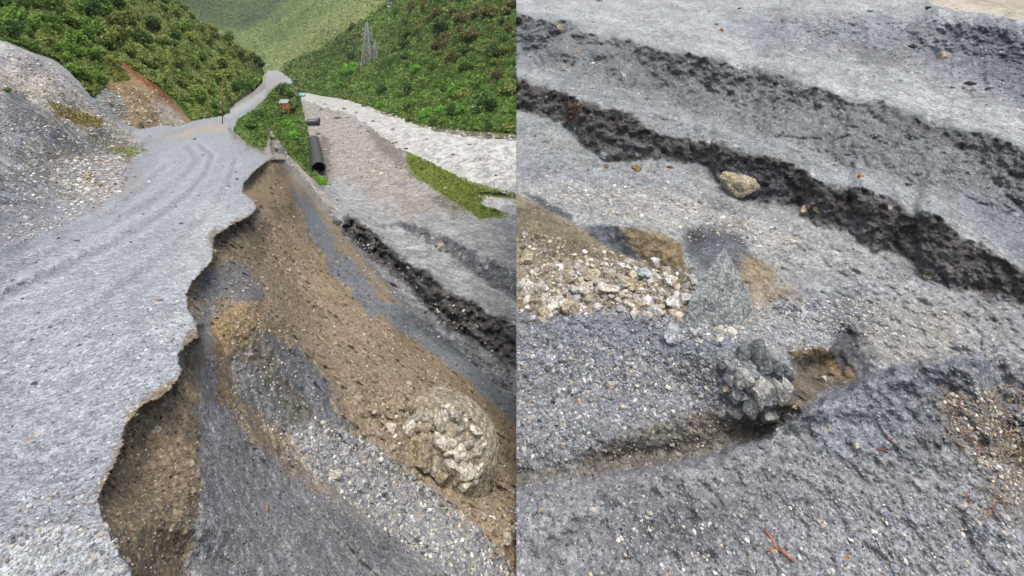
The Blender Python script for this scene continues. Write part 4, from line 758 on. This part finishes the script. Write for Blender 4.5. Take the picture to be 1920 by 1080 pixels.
undergrowth('riverside_grass', G, [(765,287),(800,302),(860,332),(900,347),(967,364),(967,374),(910,370),(900,385),(955,403),(900,410),(860,383),(800,345),(775,325),(762,300)], 9000, 2.2, (C(98,114,48,1), C(142,156,72,1)), 'yellow green grass strip along the river', 805, .15, 9)
undergrowth('spur_grass', G, [(88,190),(120,200),(160,215),(195,225),(185,240),(140,232),(105,215)], 900, 3, (C(110,104,50,1), C(150,140,80,1)), 'dry grass tufts on the rock spur', 806, .4, 9)
undergrowth('bank_weeds', G, [(205,278),(262,276),(278,284),(230,300)], 260, 3, (C(100,118,50,1), C(150,160,90,1)), 'thin green weeds at the foot of the rock spur', 807, .2, 9)
undergrowth('pipe_grass', G, [(588,334),(612,334),(612,348),(596,346)], 500, 2.4, (C(80,130,30,1), C(120,175,50,1)), 'small patch of bright grass before the pipe mouth', 808, .2, 9)
undergrowth('scar_grass', H3, [(200,122),(235,135),(245,150),(212,156)], 800, 3, (C(96,104,44,1), C(130,136,66,1)), 'thin grass on the orange scar', 809, .2, 9)
# ------------------------------------------------------------------ built things
def bar(p, q, t, VV, FF):
    p, q = np.array(p, float), np.array(q, float); d = q-p; d /= np.linalg.norm(d); x = np.cross(d, [0, 0, 1] if abs(d[2]) < .95 else [1, 0, 0]); x /= np.linalg.norm(x); y_ = np.cross(d, x); k0 = sum(len(v_) for v_ in VV)
    c = [x+y_, -x+y_, -x-y_, x-y_]; VV.append(np.array([p+e*t/2 for e in c]+[q+e*t/2 for e in c])); FF.append(np.array([[0, 1, 5, 4], [1, 2, 6, 5], [2, 3, 7, 6], [3, 0, 4, 7], [3, 2, 1, 0], [4, 5, 6, 7]])+k0)
def bars(name, L_, t, mat, parent):
    VV, FF = [], []
    for p, q in L_: bar(p, q, t, VV, FF)
    return mesh_np(name, np.concatenate(VV), np.concatenate(FF), mat, parent, smooth=False)
def pylon(u_, v_, hpx, label, half, t):
    p = H5.point(np.array([float(u_)]), np.array([float(v_)]))[0]; h = hpx*p[1]/F; R_ = empty('pylon', p); tag(R_, label, 'pylon')
    w0 = half*h; lv = [(z, w0*(1-z)**.9+.012*h) for z in (0, .16, .3, .43, .55, .66, .76, .86, 1)]
    for sx in (-1, 1):
        for sy in (-1, 1):
            bars('leg', [((sx*a[1], sy*a[1], a[0]*h), (sx*b[1], sy*b[1], b[0]*h)) for a, b in zip(lv, lv[1:])], t, M_steel, R_)
    br = []
    for a, b in zip(lv, lv[1:]):
        for s1 in ((1, 1, -1, 1), (-1, 1, -1, -1), (-1, -1, 1, -1), (1, -1, 1, 1)):
            br += [((s1[0]*a[1], s1[1]*a[1], a[0]*h), (s1[2]*b[1], s1[3]*b[1], b[0]*h)), ((s1[2]*a[1], s1[3]*a[1], a[0]*h), (s1[0]*b[1], s1[1]*b[1], b[0]*h)), ((s1[0]*b[1], s1[1]*b[1], b[0]*h), (s1[2]*b[1], s1[3]*b[1], b[0]*h))]
    bars('bracing', br, t*.6, M_steel, R_)
    for z, wd in ((.62, .13), (.74, .115), (.86, .10)):
        bars('crossarm', [((-wd*h, 0, z*h), (wd*h, 0, z*h)), ((-wd*h, 0, z*h), (0, 0, (z+.05)*h)), ((wd*h, 0, z*h), (0, 0, (z+.05)*h))], t*.8, M_steel, R_)
    for z, wd in ((.62, .13), (.74, .115), (.86, .10)):
        for sx in (-1, 1): bars('insulator', [((sx*wd*h, 0, z*h), (sx*wd*h, 0, (z-.045)*h))], t*.9, M_white, R_)
pylon(688,124,82,'tall grey lattice pylon on the slope across the river',.10,.26)
pylon(704,116,42,'smaller faint lattice pylon just right of the tall one',.08,.15)
def tube(name, a, b, ra, th, parent, mat, ribs=0):
    a, b = np.array(a, float), np.array(b, float); L_ = np.linalg.norm(b-a); d = (b-a)/L_; x = np.cross(d, [0, 0, 1.]); x /= np.linalg.norm(x); z = np.cross(x, d); n = 40
    an = np.arange(n)*2*math.pi/n; ring = np.cos(an)[:, None]*x+np.sin(an)[:, None]*z; st = [(0, ra-th), (0, ra)]; m_ = max(ribs*4, 2)
    for i in range(1, m_): st.append((L_*i/m_, ra*(1+(.02 if ribs and i % 4 < 2 else 0))))
    st += [(L_, ra), (L_, ra-th), (L_*.5, ra-th), (0, ra-th)]; V = np.concatenate([a+d*s_+ring*q for s_, q in st]); Fc = []
    for i in range(len(st)-1):
        for j in range(n): Fc.append([i*n+j, i*n+(j+1) % n, (i+1)*n+(j+1) % n, (i+1)*n+j])
    return mesh_np(name, V, np.array(Fc), mat, parent)
pa = G.point(np.array([597.]), np.array([328.]))[0]; pb = G.point(np.array([588.]), np.array([272.]))[0]; rp = 12.8*pa[1]/F
E = empty('long_pipe', pa); tag(E, 'long black ribbed plastic pipe lying on the riverbed with its open mouth facing the viewer', 'pipe')
dv = pb-pa; L1 = np.linalg.norm(dv); u1 = dv/L1
off = np.array([0, 0, rp*.95])
tube('barrel', off, off+u1*L1, rp, rp*.1, E, M_pipe, 14)
tube('collar', off+u1*(-.02), off+u1*.5, rp*1.07, rp*.06, E, M_pipe); tube('collar', off+u1*(L1*.5), off+u1*(L1*.5+.5), rp*1.07, rp*.06, E, M_pipe)
pc = G.point(np.array([575.]), np.array([236.]))[0]; k_ = pc[1]/F; E2 = empty('short_pipe', pc); tag(E2, 'short black plastic pipe segment lying crosswise on the riverbed', 'pipe')
tube('barrel', (0, 0, 7*k_), (17*k_, .5, 7*k_), 6*k_, k_, E2, M_pipe, 5); tube('bell_end', (17*k_, .5, 8*k_), (22*k_, .6, 8*k_), 7*k_, k_, E2, M_pipe)
def box(name, c, s_, mat, parent):
    c, s_ = np.array(c, float), np.array(s_, float)/2; V = np.array([[x, y_, z] for x in (-1, 1) for y_ in (-1, 1) for z in (-1, 1)])*s_+c
    o = mesh_np(name, V, np.array([[0, 1, 3, 2], [4, 6, 7, 5], [0, 4, 5, 1], [2, 3, 7, 6], [0, 2, 6, 4], [1, 5, 7, 3]]), mat, parent, smooth=False)
    bv = o.modifiers.new('bevel', 'BEVEL'); bv.width = min(s_)*.08; bv.segments = 1; return o
def gable(name, c, s_, h, mat, parent):
    x, y_, z = c; a, b = s_[0]/2, s_[1]/2; t = .12
    V = np.array([(x-a, y_-b, z), (x+a, y_-b, z), (x+a, y_, z+h), (x-a, y_, z+h), (x-a, y_+b, z), (x+a, y_+b, z)]); V2 = V.copy(); V2[:, 2] -= t
    V = np.r_[V, V2]; Fc = np.array([[0, 1, 2, 3], [3, 2, 5, 4], [7, 6, 9, 8], [8, 9, 10, 11], [0, 6, 7, 1], [5, 11, 10, 4], [0, 3, 9, 6], [3, 4, 10, 9], [1, 7, 8, 2], [2, 8, 11, 5]]); return mesh_np(name, V, Fc, mat, parent, smooth=False)
def house(sheet, u_, v_, wpx, hpx, label, wall, roofm, name='hut', cat='hut', flat=False):
    p = sheet.point(np.array([float(u_)]), np.array([float(v_)]))[0]; k_ = p[1]/F; E = empty(name, p); tag(E, label, cat); w_, h_ = wpx*k_, hpx*k_; d = w_*.8
    box('wall', (0, 0, h_*.2), (w_, d, h_*1.2), wall, E)
    if flat: box('roof', (0, 0, h_*.84), (w_*1.15, d*1.15, h_*.08), roofm, E)
    else: gable('roof', (0, 0, h_*.84), (w_*1.2, d*1.25), h_*.4, roofm, E)
    dr = box('door', (-w_*.22, -d/2-.01, h_*.32), (w_*.2, .06, h_*.6), M_darkin, E); box('window', (w_*.2, -d/2-.01, h_*.45), (w_*.2, .06, h_*.25), M_darkin, E)
house(G,534,206,14,16,'small orange hut with grey roof among the trees beside the road',M_orange,M_roof)
house(H5,896,206,20,7,'small flat roofed pale shed in the greenery across the river',M_white,M_roof,'shed','shed',True)
house(H5,736,12,15,6,'pale house with blue roof high on the terraced slope',M_white,M_blueroof,'house','house')
# turquoise tent by the far end of the riverbed
p = G.point(np.array([567.]), np.array([181.]))[0]; k_ = p[1]/F; E = empty('tent', p); tag(E, 'small turquoise tent at the far end of the riverbed', 'tent'); gable('canopy', (0, 0, 2.5*k_), (9*k_, 7*k_), 3.5*k_, M_blue, E); box('side_panel', (0, 0, 1.1*k_), (7.5*k_, 5*k_, 2.6*k_), M_blue, E)
# rusty pole
p = G.point(np.array([417.]), np.array([232.]))[0]; k_ = p[1]/F; E = empty('pole', p); tag(E, 'tall thin rusty pole at the end of the wide road', 'pole'); tube('shaft', (0, 0, -.3), (0.5*k_, 0, 80*k_), 0.8*k_, .3*k_, E, M_pole); tube('base_collar', (0, 0, -.2), (0, 0, 4*k_), 1.6*k_, .5*k_, E, M_pole)
# roots and twig on the near right slope
def root_tube(name, pix, rpx, mat, parent, lift=1.5, sheet=Rs, off=None):
    W = np.array([sheet.point(np.array([float(a)]), np.array([float(b)]))[0] for a, b in pix]); W[:, 1] -= lift*W[:, 1]/F
    W[:, 2] += lift*.6*W[:, 1]/F; t = np.linspace(0, len(W)-1, len(W)*4); W = np.stack([np.interp(t, np.arange(len(W)), W[:, i]) for i in range(3)], 1)
    W[1:-1] = (W[:-2]+2*W[1:-1]+W[2:])/4
    if off is not None: W = W-off
    n = 7; VV = []
    for i, p in enumerate(W):
        d = W[min(i+1, len(W)-1)]-W[max(i-1, 0)]; d /= np.linalg.norm(d); x = np.cross(d, [0, 1, 0.2]); x /= np.linalg.norm(x); y_ = np.cross(d, x); a_ = np.arange(n)*2*math.pi/n
        rr_ = rpx*((off[1] if off is not None else 0)+p[1])/F*(1.0-.55*abs(i/(len(W)-1)-.6))*(1+.2*math.sin(i*2.1)); VV.append(p+np.cos(a_)[:, None]*x*rr_+np.sin(a_)[:, None]*y_*rr_)
    Fc = [[i*n+j, i*n+(j+1) % n, (i+1)*n+(j+1) % n, (i+1)*n+j] for i in range(len(W)-1) for j in range(n)]
    return mesh_np(name, np.concatenate(VV), np.array(Fc), mat, parent)
p0 = Rs.point(np.array([1460.]), np.array([1025.]))[0]; E = empty('root_twig', p0); tag(E, 'bent red brown root lying on the near gravel slope', 'root')
root_tube('stem', [(1432,990),(1438,1000),(1447,1012),(1450,1022),(1458,1030),(1468,1034),(1476,1042),(1487,1051)], 2.8, M_root, E, 2.5, off=p0)
root_tube('side_shoot', [(1450,1022),(1443,1030),(1437,1031)], 1.5, M_root, E, 2.5, off=p0)
for i, (l, L_) in enumerate([('thin dark red twig near the crest of the near slope', [(1658,820),(1668,826),(1680,835)]), ('short dark red twig below another near the crest', [(1642,842),(1652,843),(1664,847)]),]):
    tag(root_tube('twig', L_, 2.2, plain('twig_bark%d' % i, (.12, .045, .04), .8), None, 2), l, 'twig')
rr2 = np.random.default_rng(31)
for ci, (cu, cv, n, rad, l) in enumerate([(1800,780,26,34,'tangle of thin brown roots at the upper end of the right gully'),(1840,810,24,32,'tangle of roots in the middle of the pale rubble at right'),(1848,925,22,26,'reddish roots hanging down the right gully'),(1895,830,26,32,'dark brown root mat by the right edge'),(1762,740,10,22,'few fine roots above the pale rubble'),(1880,740,14,30,'fine roots on the crest at the right')]):
    p0 = Rs.point(np.array([float(cu)]), np.array([float(cv)]))[0]; E = empty('root_tangle', p0); tag(E, l, 'roots')
    for i in range(n):
        a0, b0 = cu+rr2.normal()*rad*.6, cv+rr2.normal()*rad*.6; th = rr2.normal(.9, .6); L_ = [(a0, b0)]
        for s_ in range(4): th += rr2.normal()*.5; L_.append((min(L_[-1][0]+math.cos(th)*8, 1950), L_[-1][1]+math.sin(th)*8))
        root_tube('root', L_, rr2.uniform(.5, 1.15), M_redroot if (i % 7 == 0) else M_dead, E, rr2.uniform(1, 5), off=p0)
print('objects', len(bpy.data.objects))
# ------------------------------------------------------------------ valley air
lo = np.array([1e9]*3); hi = -lo
for o in list(bpy.data.objects):
    if o.type == 'MESH' and o.parent is None:
        n_v = len(o.data.vertices); cv = np.empty(n_v*3, np.float32); o.data.vertices.foreach_get('co', cv); cv = cv.reshape(-1, 3)+np.array(o.location[:]); lo = np.minimum(lo, cv.min(0)); hi = np.maximum(hi, cv.max(0))
lo = lo-np.array([15, 15, 1.0]); hi = hi+np.array([15, 15, 12.0])
hm_ = bpy.data.materials.new('valley_air'); hm_.use_nodes = True; nt = hm_.node_tree; nt.nodes.remove(nt.nodes['Principled BSDF'])
pv = nt.nodes.new('ShaderNodeVolumePrincipled'); pv.inputs['Density'].default_value = .0001; pv.inputs['Color'].default_value = (.88, .93, .98, 1); nt.links.new(pv.outputs[0], nt.nodes['Material Output'].inputs['Volume'])
hb = np.array([[x, y_, z] for x in (lo[0], hi[0]) for y_ in (lo[1], hi[1]) for z in (lo[2], hi[2])])
tag(mesh_np('haze', hb, np.array([[0, 1, 3, 2], [4, 6, 7, 5], [0, 4, 5, 1], [2, 3, 7, 6], [0, 2, 6, 4], [1, 5, 7, 3]]), hm_, smooth=False), 'thin pale haze filling the valley', kind='stuff')
print('box', lo, hi)
